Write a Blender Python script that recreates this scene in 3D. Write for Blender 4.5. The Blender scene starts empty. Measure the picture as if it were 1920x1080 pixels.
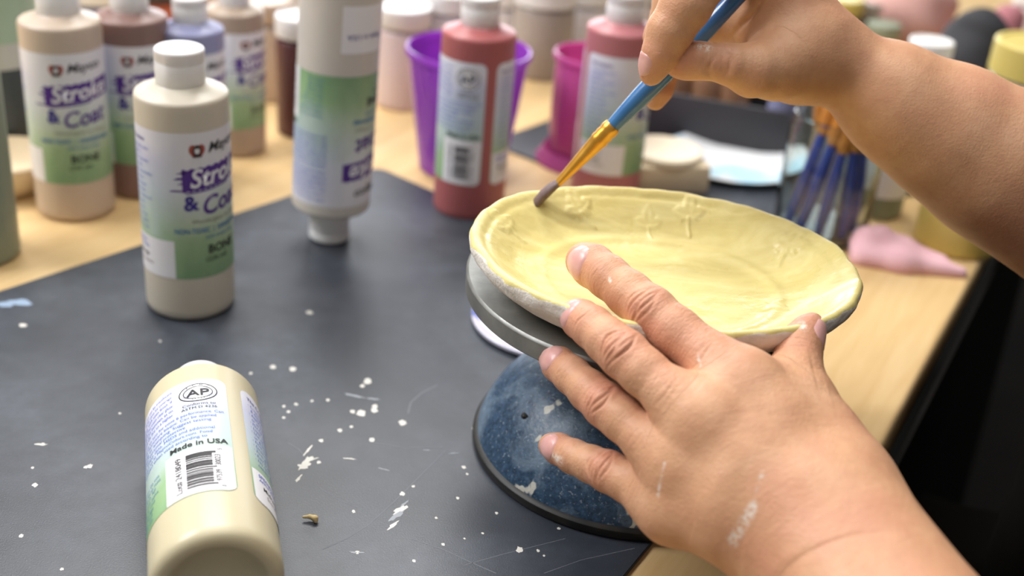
import bpy, bmesh, math, random
import numpy as np
from mathutils import Vector, Matrix
random.seed(7)
rng = np.random.default_rng(7)
SC = bpy.context.scene
COL = SC.collection

# ------------------------------------------------------------------ camera geometry
F, PITCH, ROLL, H = 2300.0, math.radians(27.2), math.radians(4.9), 0.366
_fwd = np.array([0, math.cos(PITCH), -math.sin(PITCH)])
_right = np.array([1.0, 0, 0])
_down = -np.cross(_right, _fwd)
EX = math.cos(ROLL) * _right - math.sin(ROLL) * _down
EY = math.sin(ROLL) * _right + math.cos(ROLL) * _down
CAM = np.array([0, 0, H])

def at(px, py, depth):
    return CAM + (_fwd + EX * (px - 960) / F + EY * (py - 540) / F) * depth

def plane(px, py, z=0.0):
    v = _fwd + EX * (px - 960) / F + EY * (py - 540) / F
    return CAM + v * ((z - H) / v[2])

def ground(px, depth):
    # point of the table top on the column px at the given depth
    k = -H / depth
    b = _fwd[2] + EX[2] * (px - 960) / F
    return at(px, 540 + (k - b) / EY[2] * F, depth)

def footing(px, py, r, z=0.0):
    # centre of a round thing of radius r whose front foot is seen at (px, py)
    p = plane(px, py, z)
    d = p[:2] / np.linalg.norm(p[:2])
    return np.array([p[0] + d[0] * r, p[1] + d[1] * r, z])

def srgb(r, g, b):
    f = lambda v: (v / 255 / 12.92) if v / 255 <= .04045 else ((v / 255 + .055) / 1.055) ** 2.4
    return (f(r), f(g), f(b), 1.0)

# ------------------------------------------------------------------ object helpers
def tag(o, label=None, cat=None, group=None, kind=None):
    if label: o['label'] = label
    if cat: o['category'] = cat
    if group: o['group'] = group
    if kind: o['kind'] = kind
    return o

def empty(name, loc, rot=(0, 0, 0)):
    o = bpy.data.objects.new(name, None)
    o.empty_display_size = .02
    COL.objects.link(o)
    o.location = loc
    o.rotation_euler = rot
    return o

def mesh_obj(name, verts, faces, mats, parent=None, smooth=True, sharp=40, loc=None, matidx=None, uvs=None):
    me = bpy.data.meshes.new(name)
    me.from_pydata([tuple(map(float, v)) for v in verts], [], [tuple(map(int, f)) for f in faces])
    if not isinstance(mats, (list, tuple)): mats = [mats]
    for m in mats: me.materials.append(m)
    if matidx is not None: me.polygons.foreach_set('material_index', matidx)
    if uvs is not None:
        lay = me.uv_layers.new(name='UVMap')
        for l in me.loops: lay.data[l.index].uv = uvs[l.vertex_index]
    me.update()
    if smooth:
        me.shade_smooth()
        if sharp: me.set_sharp_from_angle(angle=math.radians(sharp))
    o = bpy.data.objects.new(name, me)
    COL.objects.link(o)
    if parent is not None: o.parent = parent
    if loc is not None: o.location = loc
    return o

def lathe(profile, seg=64, closed=False):
    vs, fs = [], []
    rows = []
    for r, z in profile:
        if r < 1e-7:
            rows.append([len(vs)]); vs.append((0, 0, z))
        else:
            base = len(vs)
            for k in range(seg):
                a = 2 * math.pi * k / seg
                vs.append((r * math.cos(a), r * math.sin(a), z))
            rows.append(list(range(base, base + seg)))
    pairs = list(zip(rows[:-1], rows[1:]))
    if closed: pairs.append((rows[-1], rows[0]))
    for a, b in pairs:
        for k in range(seg):
            k2 = (k + 1) % seg
            if len(a) == 1 and len(b) == 1: continue
            if len(a) == 1: fs.append((a[0], b[k2], b[k]))
            elif len(b) == 1: fs.append((a[k], a[k2], b[0]))
            else: fs.append((a[k], a[k2], b[k2], b[k]))
    return vs, fs

def arc(cx, cz, r, a0, a1, n=6):
    return [(cx + r * math.cos(math.radians(a0 + (a1 - a0) * i / n)), cz + r * math.sin(math.radians(a0 + (a1 - a0) * i / n))) for i in range(n + 1)]

def tube(points, radii, seg=16, flat=None):
    # swept round tube with capped ends; flat = list of (width factor, height factor)
    pts = [np.array(p, float) for p in points]
    vs, fs = [], []
    n = len(pts)
    up = np.array([0, 0, 1.0])
    for i, p in enumerate(pts):
        t = pts[min(i + 1, n - 1)] - pts[max(i - 1, 0)]
        t /= np.linalg.norm(t)
        s = np.cross(t, up)
        if np.linalg.norm(s) < 1e-4: s = np.array([1.0, 0, 0])
        s /= np.linalg.norm(s); u = np.cross(s, t)
        fx, fz = flat[i] if flat else (1, 1)
        for k in range(seg):
            a = 2 * math.pi * k / seg
            vs.append(p + radii[i] * (fx * math.cos(a) * s + fz * math.sin(a) * u))
    for i in range(n - 1):
        for k in range(seg):
            k2 = (k + 1) % seg
            fs.append((i * seg + k, i * seg + k2, (i + 1) * seg + k2, (i + 1) * seg + k))
    vs.append(pts[0]); vs.append(pts[-1])
    c0, c1 = len(vs) - 2, len(vs) - 1
    for k in range(seg):
        k2 = (k + 1) % seg
        fs.append((c0, k2, k)); fs.append((c1, (n - 1) * seg + k, (n - 1) * seg + k2))
    return vs, fs

def join(parts):
    vs, fs, mi = [], [], []
    for i, (v, f) in enumerate(parts):
        o = len(vs)
        vs += list(v); fs += [tuple(a + o for a in q) for q in f]; mi += [i] * len(f)
    return vs, fs, mi

def box(sx, sy, sz, bev=.002, seg=2, z0=0.0):
    bm = bmesh.new()
    bmesh.ops.create_cube(bm, size=1)
    for v in bm.verts: v.co = Vector((v.co.x * sx, v.co.y * sy, v.co.z * sz + sz / 2 + z0))
    if bev: bmesh.ops.bevel(bm, geom=list(bm.edges), offset=bev, segments=seg, profile=.5, affect='EDGES')
    vs = [tuple(v.co) for v in bm.verts]
    bm.verts.index_update()
    fs = [tuple(v.index for v in f.verts) for f in bm.faces]
    bm.free()
    return vs, fs

# ------------------------------------------------------------------ materials
def mat(name, color=(.5, .5, .5, 1), rough=.5, metal=0, spec=.5, coat=0, coat_rough=.1, sss=0, sss_scale=.003, trans=0, ior=1.45, alpha=1):
    m = bpy.data.materials.new(name)
    m.use_nodes = True
    b = m.node_tree.nodes['Principled BSDF']
    b.inputs['Base Color'].default_value = color
    b.inputs['Roughness'].default_value = rough
    b.inputs['Metallic'].default_value = metal
    b.inputs['Specular IOR Level'].default_value = spec
    b.inputs['Coat Weight'].default_value = coat
    b.inputs['Coat Roughness'].default_value = coat_rough
    b.inputs['Transmission Weight'].default_value = trans
    b.inputs['IOR'].default_value = ior
    b.inputs['Alpha'].default_value = alpha
    if sss:
        b.inputs['Subsurface Weight'].default_value = sss
        b.inputs['Subsurface Radius'].default_value = (1.0, .4, .25)
        b.inputs['Subsurface Scale'].default_value = sss_scale
    return m

class NT:
    def __init__(s, m): s.t = m.node_tree; s.n = s.t.nodes; s.l = s.t.links; s.b = s.n['Principled BSDF']
    def new(s, typ, **kw):
        n = s.n.new(typ)
        for k, v in kw.items():
            if k in n.bl_rna.properties: setattr(n, k, v)
            else: n.inputs[k].default_value = v
        return n
    def link(s, a, b): s.l.new(a, b)
    def coord(s, kind='Object', scale=(1, 1, 1), rot=(0, 0, 0)):
        c = s.n.new('ShaderNodeTexCoord'); mp = s.n.new('ShaderNodeMapping')
        mp.inputs['Scale'].default_value = scale; mp.inputs['Rotation'].default_value = rot
        s.link(c.outputs[kind], mp.inputs['Vector']); return mp.outputs['Vector']
    def noise(s, vec, scale, detail=4, rough=.5, dist=0):
        n = s.n.new('ShaderNodeTexNoise')
        n.inputs['Scale'].default_value = scale; n.inputs['Detail'].default_value = detail
        n.inputs['Roughness'].default_value = rough; n.inputs['Distortion'].default_value = dist
        s.link(vec, n.inputs['Vector']); return n.outputs['Fac']
    def ramp(s, fac, stops, interp='LINEAR'):
        r = s.n.new('ShaderNodeValToRGB'); e = r.color_ramp.elements; r.color_ramp.interpolation = interp
        while len(e) < len(stops): e.new(.5)
        for x, (p, c) in zip(e, stops): x.position = p; x.color = c if len(c) == 4 else (*c, 1)
        s.link(fac, r.inputs['Fac']); return r.outputs['Color']
    def mix(s, fac, a, b, blend='MIX'):
        n = s.n.new('ShaderNodeMix'); n.data_type = 'RGBA'; n.blend_type = blend
        for sock, v in ((n.inputs[0], fac), (n.inputs[6], a), (n.inputs[7], b)):
            if hasattr(v, 'is_output'): s.link(v, sock)
            else: sock.default_value = v
        return n.outputs[2]
    def bump(s, height, strength=.3, dist=.001, normal=None):
        n = s.n.new('ShaderNodeBump'); n.inputs['Strength'].default_value = strength; n.inputs['Distance'].default_value = dist
        s.link(height, n.inputs['Height'])
        if normal is not None: s.link(normal, n.inputs['Normal'])
        return n.outputs['Normal']
    def math(s, op, a, b=0.0):
        n = s.n.new('ShaderNodeMath'); n.operation = op
        for sock, v in ((n.inputs[0], a), (n.inputs[1], b)):
            if hasattr(v, 'is_output'): s.link(v, sock)
            else: sock.default_value = v
        return n.outputs[0]
    def attr(s, name):
        n = s.n.new('ShaderNodeAttribute'); n.attribute_name = name; return n.outputs['Fac']
    def base(s, c): s.link(c, s.b.inputs['Base Color'])
    def rough(s, c): s.link(c, s.b.inputs['Roughness'])
    def normal(s, c): s.link(c, s.b.inputs['Normal'])

def g(v): return (v, v, v, 1)

def mat_wood():
    m = mat('birch_table', rough=.42); t = NT(m)
    v = t.coord('Object', (1, 1, 1), (0, 0, math.radians(-62.8)))
    vs = t.coord('Object', (2.2, 26, 1), (0, 0, math.radians(-62.8)))
    a = t.noise(vs, 3.0, 6, .6, .6); b = t.noise(v, 5, 3)
    c = t.ramp(a, [(.25, srgb(206, 170, 116)), (.55, srgb(222, 190, 137)), (.8, srgb(232, 205, 156))])
    c = t.mix(t.math('MULTIPLY', b, .3), c, srgb(205, 170, 120))
    t.base(c); t.normal(t.bump(a, .08, .0006)); return m

def mat_mat():
    m = mat('black_rubber', rough=.5, spec=.65); t = NT(m)
    v = t.coord('Object')
    a = t.noise(v, 5, 5, .6, .6); b = t.noise(v, 70, 6, .7); d = t.noise(v, 1400, 2, .5)
    dust = t.math('MULTIPLY', t.ramp(a, [(.40, g(0)), (.72, g(1))]), t.ramp(b, [(.3, g(.25)), (.75, g(1))]))
    c = t.mix(t.math('MULTIPLY', dust, .5), srgb(46, 50, 58), srgb(112, 119, 131))
    speck = t.ramp(d, [(.66, g(0)), (.74, g(1))])
    c = t.mix(t.math('MULTIPLY', speck, .3), c, srgb(122, 126, 134))
    t.base(c)
    t.rough(t.ramp(a, [(.3, g(.34)), (.7, g(.46))]))
    t.normal(t.bump(d, .25, .0003)); return m

def mat_plastic(name, col, rough=.38, var=.04):
    m = mat(name, col, rough, sss=.12, sss_scale=.004); t = NT(m)
    v = t.coord('Object')
    n = t.noise(v, 30, 3)
    dk = tuple(x * (1 - var * 3) for x in col[:3]) + (1,)
    t.base(t.mix(n, col, dk)); t.normal(t.bump(t.noise(v, 60, 2), .05, .0008)); return m

def mat_label():
    m = mat('printed_label', rough=.42); t = NT(m)
    uvn = t.n.new('ShaderNodeUVMap'); uvn.uv_map = 'UVMap'
    sep = t.new('ShaderNodeSeparateXYZ'); t.link(uvn.outputs['UV'], sep.inputs[0])
    mp = t.new('ShaderNodeMapping'); mp.inputs['Scale'].default_value = (3.5, 1.2, 1); t.link(uvn.outputs['UV'], mp.inputs['Vector'])
    n = t.noise(mp.outputs['Vector'], 2.0, 3, .5, .5)
    f = t.math('ADD', sep.outputs['Y'], t.math('MULTIPLY', t.math('SUBTRACT', n, .5), .42))
    # blue tint lives on the two text panels, the front panel stays white at the top
    c1 = t.ramp(f, [(.02, srgb(132, 165, 124)), (.20, srgb(156, 184, 140)), (.36, srgb(190, 206, 176)), (.52, srgb(208, 216, 208)), (.66, srgb(224, 226, 227)), (.9, srgb(232, 230, 234))])
    c2 = t.ramp(f, [(.02, srgb(128, 168, 126)), (.2, srgb(150, 186, 138)), (.36, srgb(180, 202, 190)), (.55, srgb(192, 206, 216)), (.8, srgb(204, 207, 228)), (.95, srgb(226, 226, 236))])
    k = t.ramp(sep.outputs['X'], [(.16, g(1)), (.3, g(0)), (.56, g(0)), (.68, g(1))])
    t.base(t.mix(k, c1, c2)); return m

def mat_clear(name, col, dens=.6, rough=.15):
    # coloured see-through plastic: tinted transparency with a diffuse body and a glossy skin
    m = bpy.data.materials.new(name); m.use_nodes = True
    nt = m.node_tree; nt.nodes.clear()
    out = nt.nodes.new('ShaderNodeOutputMaterial')
    tr = nt.nodes.new('ShaderNodeBsdfTransparent'); tr.inputs['Color'].default_value = (*[min(1, c * 1.3 + .12) for c in col[:3]], 1)
    df = nt.nodes.new('ShaderNodeBsdfDiffuse'); df.inputs['Color'].default_value = col
    tl = nt.nodes.new('ShaderNodeBsdfTranslucent'); tl.inputs['Color'].default_value = col
    m0 = nt.nodes.new('ShaderNodeMixShader'); m0.inputs[0].default_value = .5
    m1 = nt.nodes.new('ShaderNodeMixShader'); m1.inputs[0].default_value = dens
    gl = nt.nodes.new('ShaderNodeBsdfGlossy'); gl.inputs['Roughness'].default_value = rough
    fr = nt.nodes.new('ShaderNodeFresnel'); fr.inputs['IOR'].default_value = 1.45
    m2 = nt.nodes.new('ShaderNodeMixShader')
    L = nt.links.new
    L(df.outputs[0], m0.inputs[1]); L(tl.outputs[0], m0.inputs[2])
    L(tr.outputs[0], m1.inputs[1]); L(m0.outputs[0], m1.inputs[2])
    L(fr.outputs[0], m2.inputs[0]); L(m1.outputs[0], m2.inputs[1]); L(gl.outputs[0], m2.inputs[2])
    L(m2.outputs[0], out.inputs['Surface']); return m

def mat_skin(name='skin'):
    m = mat(name, rough=.48, spec=.42, sss=.10, sss_scale=.0025); t = NT(m)
    v = t.coord('Object')
    a = t.noise(v, 38, 4, .6); b = t.noise(v, 160, 3, .6); fine = t.noise(v, 620, 2, .6)
    c = t.ramp(a, [(.3, srgb(194, 144, 110)), (.52, srgb(207, 158, 122)), (.75, srgb(216, 170, 136))])
    c = t.mix(t.math('MULTIPLY', t.ramp(t.noise(v, 22, 3, .5), [(.52, g(0)), (.7, g(1))]), .45), c, srgb(205, 140, 116))
    c = t.mix(t.math('MULTIPLY', t.ramp(b, [(.45, g(0)), (.8, g(1))]), .35), c, srgb(196, 138, 110))
    c = t.mix(t.math('MULTIPLY', t.attr('flush'), .8), c, srgb(203, 135, 113))
    c = t.mix(t.math('MULTIPLY', t.attr('clay'), t.ramp(t.noise(v, 420, 3, .7), [(.42, g(0)), (.56, g(1))])), c, srgb(226, 212, 198))
    t.base(c)
    vo = t.new('ShaderNodeTexVoronoi'); vo.inputs['Scale'].default_value = 900; t.link(v, vo.inputs['Vector'])
    n1 = t.bump(vo.outputs['Distance'], .16, .0004)
    n2 = t.bump(fine, .25, .0005, n1)
    n3 = t.bump(t.math('MULTIPLY', b, t.math('ADD', t.attr('grain_mask'), .25)), .38, .0012, n2)
    at_ = t.n.new('ShaderNodeAttribute'); at_.attribute_name = 'grain'
    mp = t.n.new('ShaderNodeMapping'); mp.inputs['Scale'].default_value = (1.0, .16, .16); t.link(at_.outputs['Vector'], mp.inputs['Vector'])
    ln = t.noise(mp.outputs['Vector'], 1100, 3, .6, .3)
    t.normal(t.bump(t.math('MULTIPLY', ln, t.attr('grain_mask')), .5, .0006, n3)); return m

M = {}
M['wood'] = mat_wood(); M['mat'] = mat_mat()
M['white'] = mat_plastic('white_plastic', srgb(232, 231, 230), .42, .01)
M['bone'] = mat_plastic('bone_bottle', srgb(213, 204, 186))
M['cream'] = mat_plastic('pale_yellow_bottle', srgb(210, 200, 168), .33)
M['beige'] = mat_plastic('beige_bottle', srgb(206, 187, 168))
M['mauve'] = mat_plastic('mauve_bottle', srgb(142, 112, 104))
M['lavender'] = mat_plastic('lavender_bottle', srgb(150, 152, 188))
M['tan'] = mat_plastic('tan_bottle', srgb(178, 158, 140))
M['rose'] = mat_plastic('rose_bottle', srgb(188, 118, 122))
M['red'] = mat_plastic('dusty_red_bottle', srgb(178, 100, 100))
M['teal'] = mat_plastic('dark_teal_bottle', srgb(52, 62, 66))
M['sage'] = mat_plastic('sage_bottle', srgb(142, 150, 130))
M['maroon'] = mat_plastic('maroon_bottle', srgb(92, 52, 52))
M['yellow'] = mat_plastic('yellow_plastic', srgb(214, 194, 110))
M['pinkjar'] = mat_plastic('pale_pink_plastic', srgb(222, 204, 202))
M['milk'] = mat_plastic('milky_bottle', srgb(213, 206, 197)); M['taupe'] = mat_plastic('taupe_plastic', srgb(172, 162, 154)); M['greyjar'] = mat_plastic('pale_grey_plastic', srgb(230, 228, 232))
M['label'] = mat_label()
M['paper'] = mat('label_white', srgb(236, 235, 238), .45)
M['purple'] = mat('label_purple', srgb(84, 45, 140), .45)
M['purple2'] = mat('label_deep_blue_purple', srgb(62, 48, 140), .45)
M['ink'] = mat('label_black_ink', srgb(34, 32, 36), .5)
M['blue_ink'] = mat('label_blue_ink', srgb(92, 112, 200), .5)
M['sky_ink'] = mat('label_sky_ink', srgb(58, 120, 176), .5)
M['grey_ink'] = mat('label_grey_ink', srgb(140, 130, 128), .5)
M['rust_ink'] = mat('label_rust_ink', srgb(166, 84, 70), .5)
M['skin'] = mat_skin()

# ------------------------------------------------------------------ printed label
BR = .0262            # bottle radius
BODY = .136           # height of the shoulder edge
LAB0, LABH = .029, .090
LW = 2 * math.pi * BR * 1000 - 7.6     # printed width in mm, a gap left open at the seam
_txt = {}

def text_mesh(s, shear=0, bold=0, spacing=1.0):
    key = (s, shear, bold, spacing)
    if key in _txt: return _txt[key]
    cu = bpy.data.curves.new('t', 'FONT'); cu.body = s; cu.size = 1; cu.shear = shear; cu.offset = bold
    cu.resolution_u = 3; cu.space_character = spacing
    ob = bpy.data.objects.new('t', cu); COL.objects.link(ob)
    dg = bpy.context.evaluated_depsgraph_get(); dg.update()
    me = bpy.data.meshes.new_from_object(ob.evaluated_get(dg))
    v = np.array([(p.co.x, p.co.y) for p in me.vertices]) if len(me.vertices) else np.zeros((0, 2))
    f = [tuple(p.vertices) for p in me.polygons]
    bpy.data.objects.remove(ob); bpy.data.curves.remove(cu); bpy.data.meshes.remove(me)
    _txt[key] = (v, f); return _txt[key]

class Flat:
    # flat printed art in millimetres, wrapped on a cylinder later
    def __init__(s): s.v = []; s.f = []; s.m = []; s.mats = []
    def mi(s, name):
        if name not in s.mats: s.mats.append(name)
        return s.mats.index(name)
    def add(s, pts, faces, mname, lift):
        o = len(s.v); k = s.mi(mname)
        s.v += [(p[0], p[1], lift) for p in pts]
        s.f += [tuple(i + o for i in q) for q in faces]; s.m += [k] * len(faces)
    def text(s, string, u, v, size, mname, rot=0, shear=0, bold=0, align='l', width=None, lift=.00040):
        p, f = text_mesh(string, shear, bold)
        if not len(p): return
        w = p[:, 0].max()
        sx = size if width is None else width / w
        q = np.stack([p[:, 0] * sx, p[:, 1] * size], 1)
        if align == 'c': q[:, 0] -= w * sx / 2
        if align == 'r': q[:, 0] -= w * sx
        c, n = math.cos(rot), math.sin(rot)
        q = np.stack([q[:, 0] * c - q[:, 1] * n + u, q[:, 0] * n + q[:, 1] * c + v], 1)
        s.add(q, f, mname, lift)
    def strip(s, u0, u1, lo, hi, mname, lift=.00022, step=1.5):
        n = max(1, int(abs(u1 - u0) / step))
        pts, fc = [], []
        for i in range(n + 1):
            u = u0 + (u1 - u0) * i / n
            pts += [(u, lo(u)), (u, hi(u))]
        for i in range(n): fc.append((2 * i, 2 * i + 2, 2 * i + 3, 2 * i + 1))
        s.add(pts, fc, mname, lift)
    def ring(s, u, v, a, b, a2, b2, mname, lift=.0003, n=40):
        pts, fc = [], []
        for i in range(n):
            t = 2 * math.pi * i / n
            pts += [(u + a * math.cos(t), v + b * math.sin(t)), (u + a2 * math.cos(t), v + b2 * math.sin(t))]
        for i in range(n):
            j = (i + 1) % n
            fc.append((2 * i, 2 * j, 2 * j + 1, 2 * i + 1))
        s.add(pts, fc, mname, lift)
    def wrap(s, r, phi):
        out = []
        for u, v, l in s.v:
            a = phi + (u / 1000) / r
            out.append(((r + l) * math.cos(a), (r + l) * math.sin(a), LAB0 + v / 1000))
        return out

def round_end(u, lo=0.0, hi=90.0, rc=5.0):
    x = min(u, LW - u)
    if x < rc: d = rc - math.sqrt(max(0, rc * rc - (rc - x) ** 2))
    else: d = 0
    return lo + d, hi - d

def make_label_mesh():
    A = Flat()
    us = sorted(set([0, .3, .8, 1.6, 2.6, 3.8, 5] + [LW - x for x in (0, .3, .8, 1.6, 2.6, 3.8, 5)] + list(np.linspace(5, LW - 5, 80))))
    rows = 10
    pts, fc = [], []
    for u in us:
        lo, hi = round_end(u)
        for k in range(rows + 1): pts.append((u, lo + (hi - lo) * k / rows))
    for i in range(len(us) - 1):
        for k in range(rows):
            a = i * (rows + 1) + k; fc.append((a, a + rows + 1, a + rows + 2, a + 1))
    A.add(pts, fc, 'label', .00012)
    # -- left panel with the list of points and the white corner box
    A.text('The Creative', 3.5, 82.5, 3.4, 'purple2', bold=.012)
    lines = ['- Create bold color', '  & designs', '- Apply as a stroke', '  or as a coat', '- Mix for new shades', '- Layer colors', '- Use on bisque', '  or greenware', '- Fires cone 06 to 6',
             '- Dries matte', '- Fires glossy', '- Easy brushing', '- No clear glaze', '  needed on top']
    for i, l in enumerate(lines): A.text(l, 3.5, 77.5 - 3.75 * i, 2.7, 'blue_ink')
    A.strip(.6, 38, lambda u: round_end(u)[0] + .0, lambda u: 24.0, 'paper', step=.8)
    A.text('SPECIALTY', 4, 19.5, 3.0, 'blue_ink', bold=.02)
    A.text('APPLICATION', 4, 16.4, 2.6, 'blue_ink', bold=.01)
    A.text('Midrange', 6, 11.2, 3.7, 'ink', bold=.01)
    A.text('Stoneware', 8, 6.6, 3.5, 'grey_ink')
    # -- front panel
    A.ring(50.6, 80.2, 2.2, 2.9, 0, 0, 'rust_ink', lift=.0003); A.ring(55.4, 80.2, 2.2, 2.9, 0, 0, 'rust_ink', lift=.0003); A.ring(53, 77.6, 3.6, 1.6, 0, 0, 'rust_ink', lift=.0003)
    A.ring(53, 79.3, 2.0, 2.2, 0, 0, 'paper', lift=.00034)
    A.ring(53, 79.5, 2.4, 3.1, 1.5, 1.9, 'ink', lift=.0005)
    A.ring(53, 81.9, 1.2, 1.1, 0, 0, 'ink', lift=.0005, n=16)
    A.strip(50.4, 55.6, lambda u: 75.7, lambda u: 76.5, 'ink', lift=.0005)
    A.text('Mayco', 59, 77.6, 8.4, 'ink', rot=math.radians(3), shear=.35, width=24, bold=.012)
    sl = math.tan(math.radians(5.5))
    A.strip(44.0, 92, lambda u: 54.6 + (u - 43) * sl + .5 * math.sin(u * 1.9), lambda u: 68.2 + (u - 43) * sl * .8 + .5 * math.sin(u * 1.3), 'purple', step=1)
    for k, (v0, u0, h) in enumerate(((66.0, 41.0, 1.0), (62.4, 39.5, 1.5), (59.6, 41.5, 1.1), (55.2, 36.5, 1.0))):
        A.strip(u0, 46, lambda u, v0=v0: v0, lambda u, v0=v0, h=h: v0 + h * min(1, (u - u0) / 3 + .2), 'purple', step=1)
    A.strip(46, 74, lambda u: 53.3 + (u - 43) * sl, lambda u: 54.2 + (u - 43) * sl, 'purple', step=1)
    A.text('Stroke', 48, 57.4, 15.2, 'paper', rot=math.radians(5.5), shear=.28, bold=.022, width=40, lift=.0005)
    A.text('&', 44.6, 43.6, 12.5, 'purple2', bold=.03, rot=math.radians(4))
    A.text('Coat', 54.2, 40.0, 15.5, 'purple', rot=math.radians(6), shear=.25, bold=.02, width=31)
    A.text('Wonderglaze for Bisque', 48.5, 35.5, 3.2, 'grey_ink', width=36)
    A.text('NON-TOXIC  |  DINNERWARE', 38.5, 29.2, 4.2, 'sky_ink', bold=.02, width=48)
    A.text('SAFE WHEN FIRED', 56, 24.9, 2.8, 'sky_ink', width=22)
    A.text('BONE', 57, 15.4, 7.6, 'ink', bold=.02, width=20)
    A.text('(236 ml)', 55.5, 10.5, 4.2, 'ink', width=15)
    # -- back panel: paragraph, seal, barcode
    para = ['brightly colored, can be translucent', 'or opaque. Three coats for coverage.', 'Non-running, with satin finish. If', 'needed, apply two coats clear glaze', 'for full gloss. Dry between, as on', 'witness cone 04, fire to a higher']
    for i, l in enumerate(para): A.text(l, 103, 84.5 - 3.9 * i, 3.0, 'blue_ink', width=29.5)
    para2 = ['temperature to test for cone 6 performance. Can', 'be used on stoneware bisque. Can be applied', 'by spraying or antiquing. Suggest testing', 'prior. Wear personal protective', 'gear. See safety data, MSDS and additional', 'info, contact us at MaycoColors.com. Food', 'safe as finished when used according to']
    for i, l in enumerate(para2): A.text(l, 103, 60.3 - 3.3 * i, 2.8, 'blue_ink', width=51.5 * min(1, len(l) / 46))
    small = ['Caution: do not', 'inhale spray mist', 'Lead free, AP', 'non toxic paint', 'Keep in cool', 'dry storage', 'Shake well', 'before use']
    for i, l in enumerate(small): A.text(l, 107, 27 - 3.4 * i, 2.6, 'sky_ink')
    su, sv = LW - 12.8, 78.5
    A.ring(su, sv, 8.6, 7.6, 0, 0, 'paper', lift=.00024)
    A.ring(su, sv, 8.6, 7.6, 8.1, 7.1, 'ink')
    A.ring(su, sv, 6.6, 5.3, 6.25, 4.95, 'ink')
    A.text('AP', su, sv - 2.9, 8.0, 'ink', align='c', bold=.012, width=10)
    for i, ch in enumerate('ACMI'):
        a = math.radians(125 - i * 23); A.text(ch, su + 7.35 * math.cos(a), sv + 6.2 * math.sin(a) - .6, 1.9, 'ink', rot=a - math.pi / 2, align='c')
    for i, ch in enumerate('ART MATERIALS'):
        a = math.radians(205 + i * 11); A.text(ch, su + 7.4 * math.cos(a), sv + 6.3 * math.sin(a), 1.2, 'ink', rot=a + math.pi / 2, align='c')
    A.text('Conforms to', su, 67.6, 2.7, 'ink', align='c', width=14.5)
    A.text('ASTM D 4236', su, 64.6, 2.7, 'ink', align='c', width=15.5)
    A.text('Made in USA', LW - 27, 35.2, 4.7, 'ink', bold=.02, width=25)
    A.strip(LW - 29.5, LW - .5, lambda u: round_end(u)[0] + .3, lambda u: 33.5 if LW - u > 2 else 33.5 - (2 - (LW - u)) * .6, 'paper', step=.8)
    r2 = random.Random(3)
    v = 4.5
    while v < 29:
        h = r2.choice([.28, .28, .5, .75])
        long = v < 6 or v > 27.5 or 16 < v < 17.5
        A.strip(LW - 20, LW - (7.6 if long else 9.2), lambda u, v=v: v, lambda u, v=v, h=h: v + h, 'ink', step=2, lift=.0004)
        v += h + r2.choice([.3, .3, .55, .8])
    A.text('97539', LW - 5.9, 6.6, 3.4, 'ink', rot=math.pi / 2)
    A.text('30023', LW - 5.9, 18.0, 3.4, 'ink', rot=math.pi / 2)
    A.text('0', LW - 4.6, 2.6, 2.6, 'ink', rot=math.pi / 2)
    A.text('5', LW - 5.0, 29.8, 2.6, 'ink', rot=math.pi / 2)
    A.text('Lot# 2418049', LW - 22.0, 3.2, 4.0, 'ink', rot=math.pi / 2, width=26)
    verts = A.wrap(BR, 0.0)
    me = bpy.data.meshes.new('label')
    me.from_pydata(verts, [], A.f)
    for n in A.mats: me.materials.append(M[n])
    me.polygons.foreach_set('material_index', A.m)
    lay = me.uv_layers.new(name='UVMap')
    for l in me.loops:
        u, v_, _ = A.v[l.vertex_index]; lay.data[l.index].uv = (u / LW, v_ / 90)
    me.update(); me.shade_smooth()
    return me

LABEL = make_label_mesh()
_bm = {}

def bottle_meshes(body):
    key = round(body, 4)
    if key in _bm: return _bm[key]
    R = BR
    prof = [(0, .0045), (.012, .0040), (.0175, .0022)] + arc(.0215, .004, .0035, 250, 360, 7)[:]
    prof = [(0, .0052), (.011, .0048), (.0172, .0030), (.0190, .0008)] + [(.0205, .0), (.0232, .0004), (.0250, .0018), (.0260, .0040), (R, .0070)]
    prof += [(R, .03), (R, .06), (R, .09), (R, body - .006)] + arc(R - .0028, body - .0028, .0028, 0, 72, 6)
    prof += [(.0200, body + .0014), (.0165, body + .0024), (.0150, body + .0036), (.0130, body + .0044), (.0130, body + .010), (0, body + .010)]
    v, f = lathe(prof, 96)
    me = bpy.data.meshes.new('bottle'); me.from_pydata(v, [], f); me.update(); me.shade_smooth()
    c0 = body + .0035
    # flip-top cap: skirt, shallow seam, lid, thumb notch
    cp = [(.0120, c0), (.0133, c0), (.0137, c0 + .0006), (.0138, c0 + .0128), (.01365, c0 + .0131), (.01365, c0 + .0133), (.0138, c0 + .0136), (.0138, c0 + .0190)]
    cp += arc(.0122, c0 + .0190, .0016, 0, 90, 5) + [(.0060, c0 + .0208), (0, c0 + .0209)]
    v, f = lathe(cp, 96)
    v = [list(p) for p in v]
    for p in v:
        a = math.atan2(p[1], p[0]); z = p[2] - c0
        if abs(a) < .42 and .0095 < z < .0150:
            k = (1 - (a / .42) ** 2) * .0011
            q = math.hypot(p[0], p[1]); s = (q - k) / q
            p[0] *= s; p[1] *= s
    ce = bpy.data.meshes.new('cap'); ce.from_pydata([tuple(p) for p in v], [], f); ce.update(); ce.shade_smooth()
    ce.set_sharp_from_angle(angle=math.radians(50))
    ce.materials.append(M['white'])
    _bm[key] = (me, ce); return me, ce

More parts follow.
